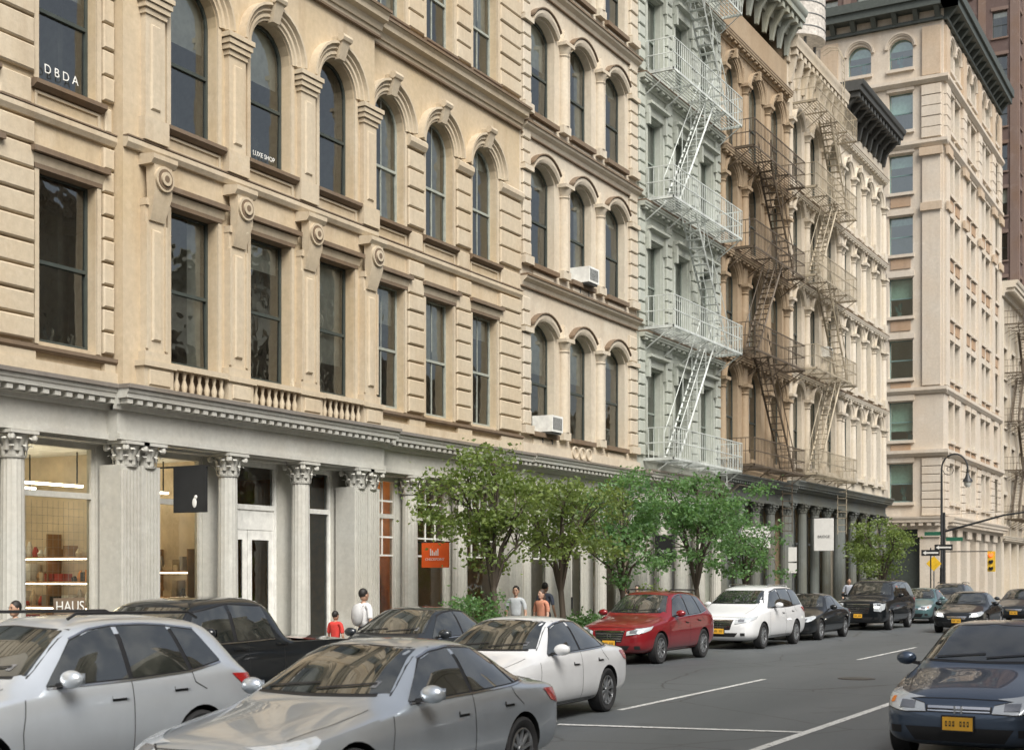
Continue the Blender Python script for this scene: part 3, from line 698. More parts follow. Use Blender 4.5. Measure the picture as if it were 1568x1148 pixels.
# ------------------------------------------------------------------ far corner building (tall, beige)
BEI = stone('beige_terracotta', (.64, .59, .51), (.38, .30, .22), stain=.4, warm=(.64, .55, .44))
BE2 = stone('tan_brick', (.56, .46, .35), (.32, .23, .15), stain=.4, warm=(.56, .43, .30))
gG = grp('tall_corner_office_building')
TG = lambda u, v, w: (FX-u, 87-w, v)
TR = lambda u, v, w: (FX+w, u, v)
fl = [(6.6+3.87*i, 9.0+3.87*i, 0) for i in range(7)]+[(33.7, 35.0, .62)]
vb = [5.6]+[9.75+3.87*i for i in range(7)]+[37.2]
TGL = glassmat('teal_glass', (.6, .8, .76), .28); TFR = simple('teal_frame', (.16, .25, .24), .5)
DGC = simple('dark_green_cornice', (.06, .07, .062), .6); OXD = stone('rusty_panel', (.45, .32, .22), stain=.4)
for (T, y0, y1, cs, nm) in ((TG, 0, 27, [2.6, 5.2, 9.0, 11.6, 15.4, 18.0, 23], 'side'), (TR, 87, 107.5, [89.3, 91.3, 94.8, 96.8, 100.3, 102.3, 105.6], 'street')):
    wl, fr, gl, bl, tr = MB(T), MB(T), MB(T), MB(T), MB(T)
    upper(wl, fr, gl, bl, y0, y1, cs, fl, vb, 1.5, 0, .4, False, .7)
    for z, p in ((9.7, .35), (13.6, .25), (28.9, .3), (32.8, .35)):
        extr(tr, [(z-.3, 0), (z-.3, p*.4), (z-.1, p), (z+.1, p), (z+.12, 0)], y0-p if T is TG else y0, y1)
    for i, c in enumerate([y0+.7]+[(a+b)/2 for a, b in zip(cs[:-1], cs[1:]) if b-a > 3]+[y1-.7]):
        quoins(tr, c-.6, c+.6, 5.7, 9.3, 0, .5, .12); tr.box(c-.55, c+.55, 13.8, 28.5, 0, .16); quoins(tr, c-.6, c+.6, 29.1, 32.4, 0, .6, .2, 0)
        tr.box(c-.65, c+.65, 24.6, 25.1, .16, .3, 1); tr.box(c-.7, c+.7, 28.0, 28.5, .16, .34, 1)
        tr.box(c-.55, c+.55, 33.0, 36, 0, .18, 1)
    for (s, h, r) in fl:
        for c in cs:
            tr.box(c-.85, c+.85, s-.2, s-.01, 0, .18)
            if not r: tr.box(c-.85, c+.85, h+.06, h+.4, 0, .09)
            else: ring(tr, c, h, .77, .97, 0, .16)
            if h < 32 and h > 12: tr.box(c-.62, c+.62, s-.9, s-.3, 0, .06, 4)
    cornice(tr, y0, y1, 4.9, 5.65, .1, .6, .5); tr.box(y0, y1, .1, 4.9, -.45, -.4, 2)
    k = y0+.8
    while k < y1: tr.box(k-.6, k+.6, .1, 4.9, -.4, .14); tr.box(k-.7, k+.7, 4.4, 4.9, .14, .25); k += 4.3 if T is TG else 3.3
    ov = .9
    tr.box(y0-ov, y1-.2, 37.0, 37.45, .01, ov, 3); tr.box(y0-ov-.1, y1-.2, 37.451, 38.0, 0, ov+.15, 3)
    tr.box(y0, y1-.2, 36.3, 36.5, .0, .25, 3)
    k = y0+.3
    while k < y1-.4:
        tr.loft([[(k-.15, 36.3, 0), (k+.15, 36.3, 0), (k+.15, 36.3, .15), (k-.15, 36.3, .15)], [(k-.15, 36.999, 0), (k+.15, 36.999, 0), (k+.15, 36.999, ov*.85), (k-.15, 36.999, ov*.85)]], 3); k += 1.3
    wl.obj(nm+'_walls', [BEI], gG)
    tr.obj(nm+'_trim', [BEI, BE2, FRAME_DK, DGC, OXD], gG, 30)
    fr.obj(nm+'_window_frames', [TFR], gG); gl.obj(nm+'_window_panes', [TGL], gG); bl.obj(nm+'_blinds', [BLIND], gG)
cb = MB()
cb.box(FX-27, FX-.3, 87.7, 107.4, 37.0, 37.4); cb.box(FX-27, FX-2, 89, 107.4, 0, 37)
cb.obj('core_and_roof', [BE2], gG)

def plain_block(name, x0, x1, y0, y1, h, mat, tmat, base=5.0, face='S', win=1.3, pitchu=3.0, pitchv=3.7, corn=1.0):
    g = grp(name)
    specs = [(lambda u, v, w: (x1+w, u, v), y0, y1), (lambda u, v, w: (x1-u, y0-w, v), 0, x1-x0)]
    if face == 'W': specs = [(lambda u, v, w: (x0-w, u, v), y0, y1)]
    wl, fr, gl, bl, tr = MB(), MB(), MB(), MB(), MB()
    for (T, a, b) in specs:
        for o in (wl, fr, gl, bl, tr): o.T = T
        n = max(1, int((b-a)/pitchu)); cs = [a+(b-a)*(i+.5)/n for i in range(n)]
        nf = max(1, int((h-base-.8)/pitchv))
        fl = [(base+.9+pitchv*i, base+.9+pitchv*i+pitchv*.6, 0) for i in range(nf)]
        vb = [base+pitchv*i for i in range(nf)]+[h]
        upper(wl, fr, gl, bl, a, b, cs, fl, vb, win, 0, .3, False, .4)
        for (s, hh, r) in fl:
            for c in cs: tr.box(c-win/2-.1, c+win/2+.1, s-.15, s-.01, 0, .12); tr.box(c-win/2-.1, c+win/2+.1, hh+.02, hh+.3, 0, .08)
        for c in bays_bounds(cs, a+.3, b-.3): tr.box(c-.3, c+.3, base, h-1.2, 0, .1)
        cornice(tr, a, b, h-1, h+.1, 0, corn, .6)
        cornice(tr, a, b, base-.5, base, 0, .4, .5)
        wl.box(a, b, .1, base-.5, -.5, -.4)
        for c in bays_bounds(cs, a+.3, b-.3): tr.box(c-.35, c+.35, .1, base-.5, -.4, .1)
    wl.obj('walls', [mat], g); tr.obj('trim', [tmat], g); fr.obj('window_frames', [FRAME_DK], g); gl.obj('window_panes', [GLASS], g); bl.obj('blinds', [BLIND], g)
    c = MB(); c.box(x0+1.5, x1-1.5, y0+1.5, y1-1.5, 0, h-.5); c.box(x0+.2, x1-.2, y0+.2, y1-.2, h-.6, h-.3); c.obj('core_and_roof', [DARKROOM], g)
BRK = stone('brown_brick', (.12, .08, .07), (.08, .055, .05), stain=.3, warm=(.13, .08, .065))
BRT = stone('brown_brick_trim', (.20, .14, .115), (.1, .07, .06), stain=.3)
plain_block('white_trim_building', FX-14, FX, 108, 119, 24, CRM, CR2, corn=1.2)
plain_block('brown_brick_tower', FX-26, FX-.5, 119.2, 160, 64, BRK, BRT, pitchu=2.6, win=1.2)
plain_block('loft_building', FX-14, FX, 160.2, 200, 28, BE2, CRM)
plain_block('grey_loft_building', FX-16, FX, -12, 10.38, 22, CRM, CR2)
plain_block('side_street_building', FX-40, FX-16.3, 55, 71.5, 21, BE2, CRM)
# opposite side of the street: individual lofts of different heights (seen in the window reflections)
XO = 4.9
yo = -20; mats = [BE2, CRM, BRK, BEI, GRN, CR2]; hs_ = [13, 16.5, 11, 17, 12.5, 15.5, 9.5, 16, 12, 17.5, 13]
i = 0
while yo < 70:
    wd = R.uniform(6.5, 8.8)
    plain_block('opposite_loft_building', XO, XO+12, yo, min(yo+wd, 71.8), hs_[i % len(hs_)], mats[i % 6], mats[(i*2+1) % 6], face='W', pitchu=2.4, corn=.7)
    yo += wd+.05; i += 1
plain_block('opposite_brick_building', XO, XO+12, 88, 150, 14, BRK, BE2, face='W', pitchu=2.7)

# water tower
g = grp('rooftop_water_tower', (-20.6, 66.6, 24.8)); m = MB(lambda u, v, w: (u, w, v))
for a in range(4):
    x, y = 1.1*math.cos(a*pi/2+.78), 1.1*math.sin(a*pi/2+.78); m.box(x-.06, x+.06, 0, 3.6, y-.06, y+.06, 1)
for a in range(4):
    p = [1.1*math.cos(a*pi/2+.78), 1.1*math.sin(a*pi/2+.78)]; q = [1.1*math.cos((a+1)*pi/2+.78), 1.1*math.sin((a+1)*pi/2+.78)]
    m.beam((p[0], .1, p[1]), (q[0], 3.5, q[1]), .04, 1); m.beam((q[0], .1, q[1]), (p[0], 3.5, p[1]), .04, 1)
m.lathe(0, 0, [(1.5, 3.6), (1.5, 7), (1.55, 7.02), (.1, 8.4)], 26, 0)
for z in (4, 4.6, 5.2, 5.8, 6.4): m.lathe(0, 0, [(1.52, z), (1.52, z+.05)], 26, 1)
m.obj('tank_and_legs', [simple('weathered_wood', (.46, .43, .39), .8, var=.3), DKGREY], g)

# ------------------------------------------------------------------ ground, road, pavements
def asphalt():
    m, nt, b = newmat('asphalt')
    tc = N(nt, 'ShaderNodeTexCoord').outputs['Object']
    n1 = noise(nt, tc, .35, 5, .6, (1, .15, 1)); n2 = noise(nt, tc, 60, 4, .7); n3 = noise(nt, tc, 1.3, 5)
    c = mix(nt, ramp(nt, n1, .35, .68), (.084, .093, .098), (.122, .132, .137))
    c = mix(nt, ramp(nt, n3, .6, .75), c, (.068, .073, .076))
    vo = N(nt, 'ShaderNodeTexVoronoi', feature='DISTANCE_TO_EDGE'); vo.inputs['Scale'].default_value = .3
    wp = N(nt, 'ShaderNodeMixRGB'); wp.inputs[0].default_value = .18
    nz = N(nt, 'ShaderNodeTexNoise'); nz.inputs['Scale'].default_value = 1.4; nt.links.new(tc, nz.inputs['Vector'])
    nt.links.new(tc, wp.inputs[1]); nt.links.new(nz.outputs['Color'], wp.inputs[2]); nt.links.new(wp.outputs[0], vo.inputs['Vector'])
    c = mix(nt, ramp(nt, vo.outputs['Distance'], .001, .006), (.04, .04, .04), c)
    mm = mix(nt, 1.0, c, ramp(nt, n2, .3, .8, (.75, .75, .75, 1), (1.3, 1.3, 1.3, 1)), 'MULTIPLY')
    nt.links.new(mm, b.inputs['Base Color']); b.inputs['Roughness'].default_value = .55
    bump(nt, b, n2, .4, .01); return m
ASP = asphalt()
def paving():
    m, nt, b = newmat('pavement_concrete')
    tc = N(nt, 'ShaderNodeTexCoord').outputs['Object']
    br_ = N(nt, 'ShaderNodeTexBrick'); br_.inputs['Scale'].default_value = .7; br_.inputs['Mortar Size'].default_value = .008; br_.offset = 0
    br_.inputs['Brick Width'].default_value = 1; br_.inputs['Row Height'].default_value = 1
    br_.inputs['Color1'].default_value = (.27, .26, .24, 1); br_.inputs['Color2'].default_value = (.23, .225, .21, 1); br_.inputs['Mortar'].default_value = (.08, .08, .08, 1)
    nt.links.new(tc, br_.inputs['Vector']); n = noise(nt, tc, 3, 6)
    nt.links.new(mix(nt, 1., br_.outputs[0], ramp(nt, n, .3, .75, (.75, .75, .75, 1), (1.1, 1.1, 1.1, 1)), 'MULTIPLY'), b.inputs['Base Color'])
    b.inputs['Roughness'].default_value = .85; return m
PAV = paving(); KRB = stone('granite_kerb', (.30, .29, .27), stain=.3)
def sheet(name, x0, x1, y0, y1, z, mat, parent=None):
    m = MB(); m.face([(x0, y0, z), (x1, y0, z), (x1, y1, z), (x0, y1, z)]); return m.obj(name, [mat], parent)
sheet('ground', -1500, 1500, -1500, 1500, -.02, simple('ground_dirt', (.12, .115, .105), .9))
KX = -14.2
sheet('road', KX, .3, -60, 900, 0, ASP)
sheet('cross_street', -200, KX, 76.2, 83.2, .001, ASP)
def pave(name, x0, x1, y0, y1, kerb_side):
    g = grp(name); m = MB(); m.box(x0, x1, y0, y1, -.02, .12); m.obj('slab', [PAV], g)
    k = MB(); y = y0
    while y < y1-.01:
        yy = min(y+2.4, y1)
        if kerb_side > 0: k.cbox(x1+.002, x1+.16, y+.005, yy-.005, -.02, .122, .012)
        else: k.cbox(x0-.16, x0-.002, y+.005, yy-.005, -.02, .122, .012)
        y = yy
    k.obj('kerb', [KRB], g)
pave('pavement', -40, KX-.16, -30, 76, 1); pave('pavement', -45, KX-.16, 83.4, 300, 1); pave('near_pavement', .3+.16, 20, -40, 300, -1)
def worn_paint():
    m, nt, b = newmat('road_marking_paint'); tc = N(nt, 'ShaderNodeTexCoord').outputs['Object']
    n = noise(nt, tc, 14, 6, .75); n2 = noise(nt, tc, 1.2, 3)
    c = mix(nt, ramp(nt, n, .38, .46), (.14, .14, .14), mix(nt, ramp(nt, n2, .3, .7), (.5, .5, .48), (.68, .68, .66)))
    nt.links.new(c, b.inputs['Base Color']); b.inputs['Roughness'].default_value = .7; return m
WPT = worn_paint()
g = grp('road_markings'); m = MB()
def stripe(x0, y0, x1, y1, w=.11):
    d = Vector((x1-x0, y1-y0)); n = Vector((-d.y, d.x)).normalized()*w/2
    m.face([(x0+n.x, y0+n.y, .005), (x1+n.x, y1+n.y, .005), (x1-n.x, y1-n.y, .005), (x0-n.x, y0-n.y, .005)])
stripe(-8.6, 19.0, -8.65, 26); stripe(-8.65, 33, -8.7, 39.5); stripe(-8.7, 46, -8.7, 54); stripe(-8.7, 60, -8.7, 68)
stripe(-5.25, 6, -5.25, 22.3, .13); stripe(-5.25, 30, -5.25, 37); stripe(-5.25, 45, -5.25, 52)
m.T = lambda a, b, c: (a, b, c+.004)
stripe(-5.3, 17.45, -8.5, 16.75, .15)
m.T = lambda a, b, c: (a, b, c)
for i in range(8): stripe(-13.3+i*1.6, 73.2, -13.3+i*1.6, 76, .4)
stripe(-14, 71.5, -1, 71.5, .35)
m.obj('painted_lines', [WPT], g)
def manhole(x, y):
    g = grp('manhole_cover', (x, y, .003)); m = MB(lambda u, v, w: (u, w, v)); m.lathe(0, 0, [(.36, 0), (.36, .006)], 24); m.lathe(0, 0, [(.3, .006), (.3, .009)], 24); m.obj('lid', [simple('cast_iron_lid', (.06, .055, .05), .5)], g)
manhole(-7.1, 27); manhole(-4.2, 24)

# ------------------------------------------------------------------ trees
BARK = stone('tree_bark', (.10, .08, .06), (.05, .04, .03), stain=.6)
def leafmat(name, c1, c2):
    m, nt, b = newmat(name)
    gi = N(nt, 'ShaderNodeNewGeometry'); tc = N(nt, 'ShaderNodeTexCoord').outputs['Object']
    r = ramp(nt, gi.outputs['Random Per Island'], 0, 1, (*c1, 1), (*c2, 1))
    n = noise(nt, tc, 2.2, 2)
    nt.links.new(mix(nt, 1., r, ramp(nt, n, .35, .65, (.7, .72, .7, 1), (1.35, 1.3, 1.1, 1)), 'MULTIPLY'), b.inputs['Base Color'])
    b.inputs['Roughness'].default_value = .4
    out = nt.nodes['Material Output']; tl = N(nt, 'ShaderNodeBsdfTranslucent'); tl.inputs[0].default_value = (c2[0]*1.7, c2[1]*1.7, c2[2], 1)
    mx = N(nt, 'ShaderNodeMixShader'); mx.inputs[0].default_value = .42
    nt.links.new(b.outputs[0], mx.inputs[1]); nt.links.new(tl.outputs[0], mx.inputs[2]); nt.links.new(mx.outputs[0], out.inputs[0])
    return m
LF1 = leafmat('leaves_olive', (.07, .11, .035), (.18, .24, .085)); LF2 = leafmat('leaves_green', (.05, .12, .05), (.14, .25, .11))
def leaves(rr, lf, c, n, sr, size):
    for _ in range(n):
        p = Vector(c)+Vector((rr.gauss(0, sr[0]), rr.gauss(0, sr[1]), rr.gauss(0, sr[2])))
        a = Vector((rr.gauss(0, 1), rr.gauss(0, 1), rr.gauss(-.3, .6))).normalized(); b = a.cross(Vector((rr.gauss(0, 1), rr.gauss(0, 1), rr.gauss(0, 1)))).normalized()
        s = size*rr.uniform(.7, 1.3); q = b*s*.36; d = a.cross(b)*s*.1
        lf.face([tuple(p), tuple(p+a*s*.5+q+d), tuple(p+a*s), tuple(p+a*s*.5-q+d)])
def tree(x, y, top, bot, rx, ry, seed, mat, fork=1.6, n=46, lean=0, name='street_tree', lsize=.11, per=92):
    rr = random.Random(seed); g = grp(name, (x, y, .12)); tb, lf = MB(), MB()
    zc = (top+bot)/2; rz = (top-bot)/2
    tb.tube([(0, 0, -.05), (.02, 0, .4), (.05+lean*.3, .02, fork*.6), (lean, 0, fork)], [.11, .085, .075, .07], 9)
    limbs = []
    for i in range(7):
        a = 2*pi*i/7+rr.uniform(-.3, .3); rad = rr.uniform(.35, .75); zz = rr.uniform(bot+.5, top-.5)
        e = (lean+rx*rad*math.cos(a), ry*rad*math.sin(a), zz); mid = (lean+e[0]*.3, e[1]*.35, fork+(zz-fork)*.5)
        tb.tube([(lean, 0, fork-.15), mid, e], [.05, .033, .014], 6); limbs.append((mid, e))
    tb.tube([(lean, 0, fork-.1), (lean+.05, 0, zc), (lean, .05, top-.5)], [.055, .035, .012], 6); limbs.append(((lean, 0, zc), (lean, 0, top-.5)))
    for i in range(n):
        while True:
            q = Vector((rr.uniform(-1, 1), rr.uniform(-1, 1), rr.uniform(-1, 1)))
            if .3 < q.length < 1: break
        k = 1.0+.26*math.sin(q.x*4+seed)+.22*math.cos(q.z*5+seed*2)
        c = (lean+q.x*rx*k, q.y*ry*k, zc+q.z*rz*k*(1-.12*abs(q.x)))
        l = min(limbs, key=lambda L: (Vector(L[1])-Vector(c)).length)
        tb.tube([tuple(Vector(l[0]).lerp(Vector(l[1]), .6)), tuple(Vector(l[1]).lerp(Vector(c), .4)+Vector((0, 0, .05))), c], [.018, .012, .005], 4)
        s = rr.uniform(.11, .24)
        leaves(rr, lf, c, int(per*s/.18), (s*1.15, s*1.15, s*.62), lsize)
    tb.obj('trunk_and_limbs', [BARK], g, 60); lf.obj('foliage', [mat], g)
tree(-14.95, 26.3, 5.0, 2.1, 1.25, 1.35, 3, LF1, 1.7, 54)
tree(-14.95, 29.6, 4.3, 1.95, 1.25, 1.4, 5, LF1, 1.6, 50)
tree(-14.95, 33.2, 4.4, 1.95, 1.35, 1.5, 8, LF2, 1.6, 56)
tree(-14.95, 38.6, 5.3, 1.8, 1.55, 2.0, 11, LF2, 1.6, 84)
tree(-14.95, 43.0, 3.7, 1.8, 1.1, 1.3, 17, LF2, 1.5, 28)
tree(-14.9, 61.0, 4.3, 1.7, 1.6, 2.3, 21, LF1, 1.4, 48, lsize=.13)
def shrub(x, y, h, r, seed, mat=LF2):
    rr = random.Random(seed); g = grp('planter_shrub', (x, y, .12)); b, lf = MB(), MB()
    b.box(-.45, .45, -.45, .45, 0, .35); b.box(-.5, .5, -.5, .5, .3501, .4)
    for i in range(18):
        c = (rr.uniform(-r, r), rr.uniform(-r, r), rr.uniform(.5, h)); b.tube([(0, 0, .3), c], [.012, .005], 4, 1); leaves(rr, lf, c, 80, (.13, .13, .13), .09)
    b.obj('planter_box', [DKGREY, BARK], g); lf.obj('foliage', [mat], g)
shrub(-14.95, 25.4, 1.35, .5, 4); shrub(-14.95, 35.2, 1.6, .55, 6, LF1); shrub(-15.0, 31.3, .9, .4, 9)

# ------------------------------------------------------------------ vehicles
CG, _nt, _b = newmat('car_glass'); _b.inputs['Roughness'].default_value = .03; _b.inputs['Specular IOR Level'].default_value = 1.0
_tc = N(_nt, 'ShaderNodeTexCoord').outputs['Object']
_n = noise(_nt, _tc, 2.5, 4)
_nt.links.new(mix(_nt, ramp(_nt, _n, .45, .6), (.014, .017, .016), (.05, .052, .045)), _b.inputs['Base Color'])
_b.inputs['Coat Weight'].default_value = 1; _b.inputs['Coat Roughness'].default_value = .02; _b.inputs['Coat IOR'].default_value = 1.7
TYRE = simple('tyre_rubber', (.022, .022, .023), .85); RIM = simple('alloy_rim', (.45, .46, .47), .3, .9); CHR = simple('chrome', (.7, .7, .7), .12, 1, .03)
HLM = paint('headlamp_lens', (.62, .66, .69), .2, .1, 0); HLON = emit('lit_headlamp', (1, .93, .78), 7); RED = paint('tail_lamp_red', (.42, .012, .012), 0, .2, 0)
PLT = simple('plate_orange', (.78, .42, .04), .5); TRM = simple('car_black_trim', (.015, .015, .016), .5); INT = simple('lamp_inner', (.3, .31, .33), .2, .6); AMB = simple('amber_lens', (.7, .2, .02), .3)
SPEC = {
 'sedan': dict(L=4.78, st=[(0, .30, .60, .56, .56, .48, .60), (.10, .22, .76, .64, .72, .62, .69), (.35, .18, .86, .72, .81, .68, .78), (.9, .18, .90, .80, .84, .70, .88), (1.35, .18, .91, .86, .86, .72, .95),
   (1.5, .18, .91, .88, .86, .72, .995), (2.2, .18, .91, .90, .87, .60, 1.385), (2.45, .18, .91, .91, .87, .61, 1.43), (2.8, .18, .91, .92, .87, .62, 1.45), (3.2, .18, .91, .93, .87, .61, 1.43), (3.5, .18, .91, .94, .87, .585, 1.365),
   (4.05, .20, .90, .95, .84, .64, 1.075), (4.2, .20, .89, .95, .82, .66, 1.03), (4.58, .22, .85, .93, .78, .66, 1.01), (4.7, .26, .80, .88, .73, .6, .95), (4.78, .34, .66, .78, .6, .5, .83)],
   ax=(.95, 3.78), r=.33,
   ws=([(-.52, 1.375), (0, 1.40), (.52, 1.375)], [(-.70, 1.03), (0, 1.02), (.70, 1.03)]), rw=([(-.5, 1.345), (.5, 1.345)], [(-.6, 1.10), (.6, 1.10)]),
   sw=[([(2.28, 1.285), (2.5, 1.34), (2.8, 1.365)], [(1.82, .955), (2.8, .975)]), ([(2.86, 1.365), (3.2, 1.345), (3.42, 1.30)], [(2.86, .975), (3.66, .995)]), ([(3.47, 1.285), (3.56, 1.25)], [(3.71, 1.0), (3.92, 1.015)])],
   mir=(1.93, .99), hl=([(.44, .645), (.60, .70), (.735, .735)], [(.42, .56), (.6, .58), (.76, .61)]), hls=([(.12, .70), (.62, .775)], [(.14, .60), (.5, .70)]),
   gr=([(-.36, .60), (.36, .60)], [(-.30, .49), (.30, .49)]), lo=([(-.5, .40), (.5, .40)], [(-.42, .27), (.42, .27)]), tl=([(4.30, .90), (4.68, .885)], [(4.42, .78), (4.69, .72)]), tlr=([(.38, .90), (.74, .87)], [(.42, .74), (.74, .70)]),
   seams=[[(1.48, .30), (1.46, .6), (1.52, .86)], [(2.83, .28), (2.83, .95)], [(3.78, .78), (3.62, .9), (3.6, .96)], [(1.6, .26), (3.25, .26)]], handles=[(2.52, 2.74, .80), (3.38, 3.6, .82)]),
 'suv': dict(L=4.64, st=[(0, .36, .62, .68, .58, .50, .74), (.10, .27, .78, .77, .74, .62, .85), (.35, .23, .88, .86, .83, .68, .95), (.95, .23, .92, .94, .86, .70, 1.04), (1.30, .23, .93, .98, .88, .72, 1.09), (1.42, .23, .93, .99, .88, .73, 1.13),
   (2.05, .23, .93, 1.02, .89, .64, 1.56), (2.3, .23, .93, 1.02, .89, .65, 1.63), (2.7, .23, .93, 1.03, .89, .66, 1.665), (3.3, .23, .93, 1.05, .89, .65, 1.66), (3.95, .23, .92, 1.08, .88, .62, 1.61), (4.15, .25, .91, 1.1, .87, .61, 1.53),
   (4.42, .28, .89, 1.07, .83, .68, 1.18), (4.56, .33, .82, .98, .76, .62, 1.04), (4.64, .42, .70, .86, .64, .5, .92)], ax=(.93, 3.65), r=.36,
   ws=([(-.56, 1.54), (0, 1.57), (.56, 1.54)], [(-.72, 1.17), (0, 1.16), (.72, 1.17)]), rw=([(-.5, 1.48), (.5, 1.48)], [(-.6, 1.2), (.6, 1.2)]),
   sw=[([(2.15, 1.45), (2.4, 1.53), (2.68, 1.56)], [(1.72, 1.075), (2.68, 1.09)]), ([(2.74, 1.56), (3.1, 1.56), (3.4, 1.54)], [(2.74, 1.09), (3.5, 1.12)]), ([(3.46, 1.53), (3.8, 1.49)], [(3.56, 1.125), (4.0, 1.19)])],
   mir=(1.85, 1.11), hl=([(.42, .76), (.6, .80), (.75, .84)], [(.42, .67), (.6, .70), (.77, .73)]), hls=([(.14, .82), (.6, .88)], [(.16, .73), (.46, .80)]),
   gr=([(-.38, .78), (.38, .78)], [(-.3, .52), (.3, .52)]), lo=([(-.5, .44), (.5, .44)], [(-.42, .34), (.42, .34)]), tl=([(4.12, 1.05), (4.5, 1.03)], [(4.3, .92), (4.52, .89)]), tlr=([(.4, 1.05), (.76, 1.02)], [(.45, .92), (.76, .88)]),
   seams=[[(1.42, .36), (1.40, .7), (1.46, .98)], [(2.71, .34), (2.71, 1.06)], [(3.72, .92), (3.56, 1.0), (3.54, 1.1)], [(1.5, .33), (3.1, .33)]], handles=[(2.42, 2.64, .93), (3.24, 3.46, .96)]),
}
def scaled(base, sy, sz, sx):
    d = copy.deepcopy(base); d['L'] *= sy
    d['st'] = [(a*sy, b*sz, c*sx, e*sz, f*sx, g_*sx, h*sz) for (a, b, c, e, f, g_, h) in d['st']]
    d['ax'] = tuple(a*sy for a in d['ax'])
    for k in ('ws', 'rw', 'gr', 'lo', 'hl', 'tlr'): d[k] = tuple([(a*sx, b*sz) for a, b in l] for l in d[k])
    for k in ('hls', 'tl'): d[k] = tuple([(a*sy, b*sz) for a, b in l] for l in d[k])
    d['sw'] = [tuple([(a*sy, b*sz) for a, b in l] for l in s) for s in d['sw']]
    d['seams'] = [[(a*sy, b*sz) for a, b in l] for l in d['seams']]; d['handles'] = [(a*sy, b*sy, c*sz) for a, b, c in d['handles']]
    d['mir'] = (d['mir'][0]*sy, d['mir'][1]*sz); return d
SPEC['civic'] = scaled(SPEC['sedan'], .955, 1.03, .98)
v = SPEC['civic']; v['hl'] = ([(.36, .665), (.58, .715), (.735, .765)], [(.34, .59), (.58, .585), (.76, .62)]); v['gr'] = ([(-.34, .655), (.34, .655)], [(-.34, .585), (.34, .585)]); v['lo'] = ([(-.56, .43), (.56, .43)], [(-.46, .28), (.46, .28)])
v = scaled(SPEC['suv'], 1.10, 1.05, 1.06); SPEC['van'] = v
v['st'] = [(0, .34, .64, .66, .6, .5, .72), (.12, .25, .82, .78, .78, .66, .86), (.35, .22, .93, .88, .88, .72, .98), (.8, .22, .97, .98, .92, .74, 1.10), (1.15, .22, .98, 1.02, .93, .78, 1.20), (2.05, .22, .985, 1.04, .94, .70, 1.63), (2.4, .22, .985, 1.05, .94, .71, 1.71),
   (3.0, .22, .985, 1.06, .94, .72, 1.75), (4.0, .22, .985, 1.08, .94, .71, 1.74), (4.65, .24, .97, 1.1, .92, .68, 1.69), (4.8, .25, .96, 1.1, .91, .67, 1.6), (4.98, .28, .94, 1.06, .88, .72, 1.2), (5.06, .34, .88, .98, .8, .66, 1.04), (5.1, .42, .76, .86, .7, .55, .92)]
v['ws'] = ([(-.6, 1.59), (.6, 1.59)], [(-.78, 1.25), (.78, 1.25)]); v['L'] = 5.1
v['sw'] = [([(2.2, 1.54), (2.75, 1.62)], [(1.55, 1.13), (2.75, 1.14)]), ([(2.82, 1.63), (3.75, 1.63)], [(2.82, 1.14), (3.75, 1.16)]), ([(3.82, 1.63), (4.55, 1.58)], [(3.82, 1.17), (4.65, 1.2)])]
v = scaled(SPEC['suv'], 1.12, 1.13, 1.09); SPEC['big_suv'] = v
v['st'] = [(0, .36, .78, .92, .76, .66, .98), (.08, .28, .92, 1.02, .88, .74, 1.08), (.4, .25, .99, 1.08, .94, .78, 1.14), (1.2, .25, 1.0, 1.12, .96, .8, 1.2), (1.5, .25, 1.0, 1.14, .96, .8, 1.23), (2.1, .25, 1.0, 1.15, .96, .76, 1.78), (2.35, .25, 1.0, 1.16, .96, .77, 1.85),
   (3.2, .25, 1.0, 1.17, .96, .78, 1.88), (4.3, .25, 1.0, 1.18, .96, .77, 1.87), (4.85, .27, .99, 1.18, .95, .75, 1.83), (5.0, .28, .98, 1.18, .94, .75, 1.7), (5.12, .3, .96, 1.14, .92, .76, 1.25), (5.17, .36, .9, 1.0, .86, .7, 1.1)]
v['L'] = 5.17; v['ws'] = ([(-.68, 1.74), (.68, 1.74)], [(-.8, 1.3), (.8, 1.3)])
v['sw'] = [([(2.15, 1.68), (2.85, 1.76)], [(1.8, 1.22), (2.85, 1.23)]), ([(2.92, 1.77), (3.8, 1.77)], [(2.92, 1.23), (3.8, 1.24)]), ([(3.87, 1.77), (4.75, 1.73)], [(3.87, 1.24), (4.85, 1.26)])]
v['gr'] = ([(-.45, 1.0), (.45, 1.0)], [(-.38, .62), (.38, .62)]); v['hl'] = ([(.55, 1.0), (.82, 1.0)], [(.58, .72), (.84, .70)]); v['hls'] = ([(.05, .98), (.3, 1.0)], [(.06, .74), (.2, .8)])
v = copy.deepcopy(SPEC['big_suv']); SPEC['pickup'] = v
v['st'] = [(a, b, c*.96, e*.93, f*.96, g_*.96, h*.93) for (a, b, c, e, f, g_, h) in v['st'][:8]]+[(3.5, .25, .96, 1.1, .92, .74, 1.73), (3.75, .25, .96, 1.1, .92, .72, 1.66), (3.95, .25, .96, 1.1, .92, .80, 1.18), (4.1, .25, .96, 1.1, .93, .86, 1.14), (5.2, .27, .95, 1.1, .93, .86, 1.13), (5.5, .3, .94, 1.08, .92, .85, 1.12), (5.6, .36, .9, 1.0, .86, .78, 1.05)]
v['L'] = 5.6; v['ax'] = (1.0, 4.5); v['ws'] = ([(-.64, 1.61), (.64, 1.61)], [(-.76, 1.21), (.76, 1.21)]); v['rw'] = ([(-.58, 1.58), (.58, 1.58)], [(-.66, 1.22), (.66, 1.22)])
v['sw'] = [([(2.15, 1.54), (2.75, 1.63)], [(1.8, 1.14), (2.75, 1.15)]), ([(2.82, 1.635), (3.5, 1.60)], [(2.82, 1.15), (3.62, 1.17)])]
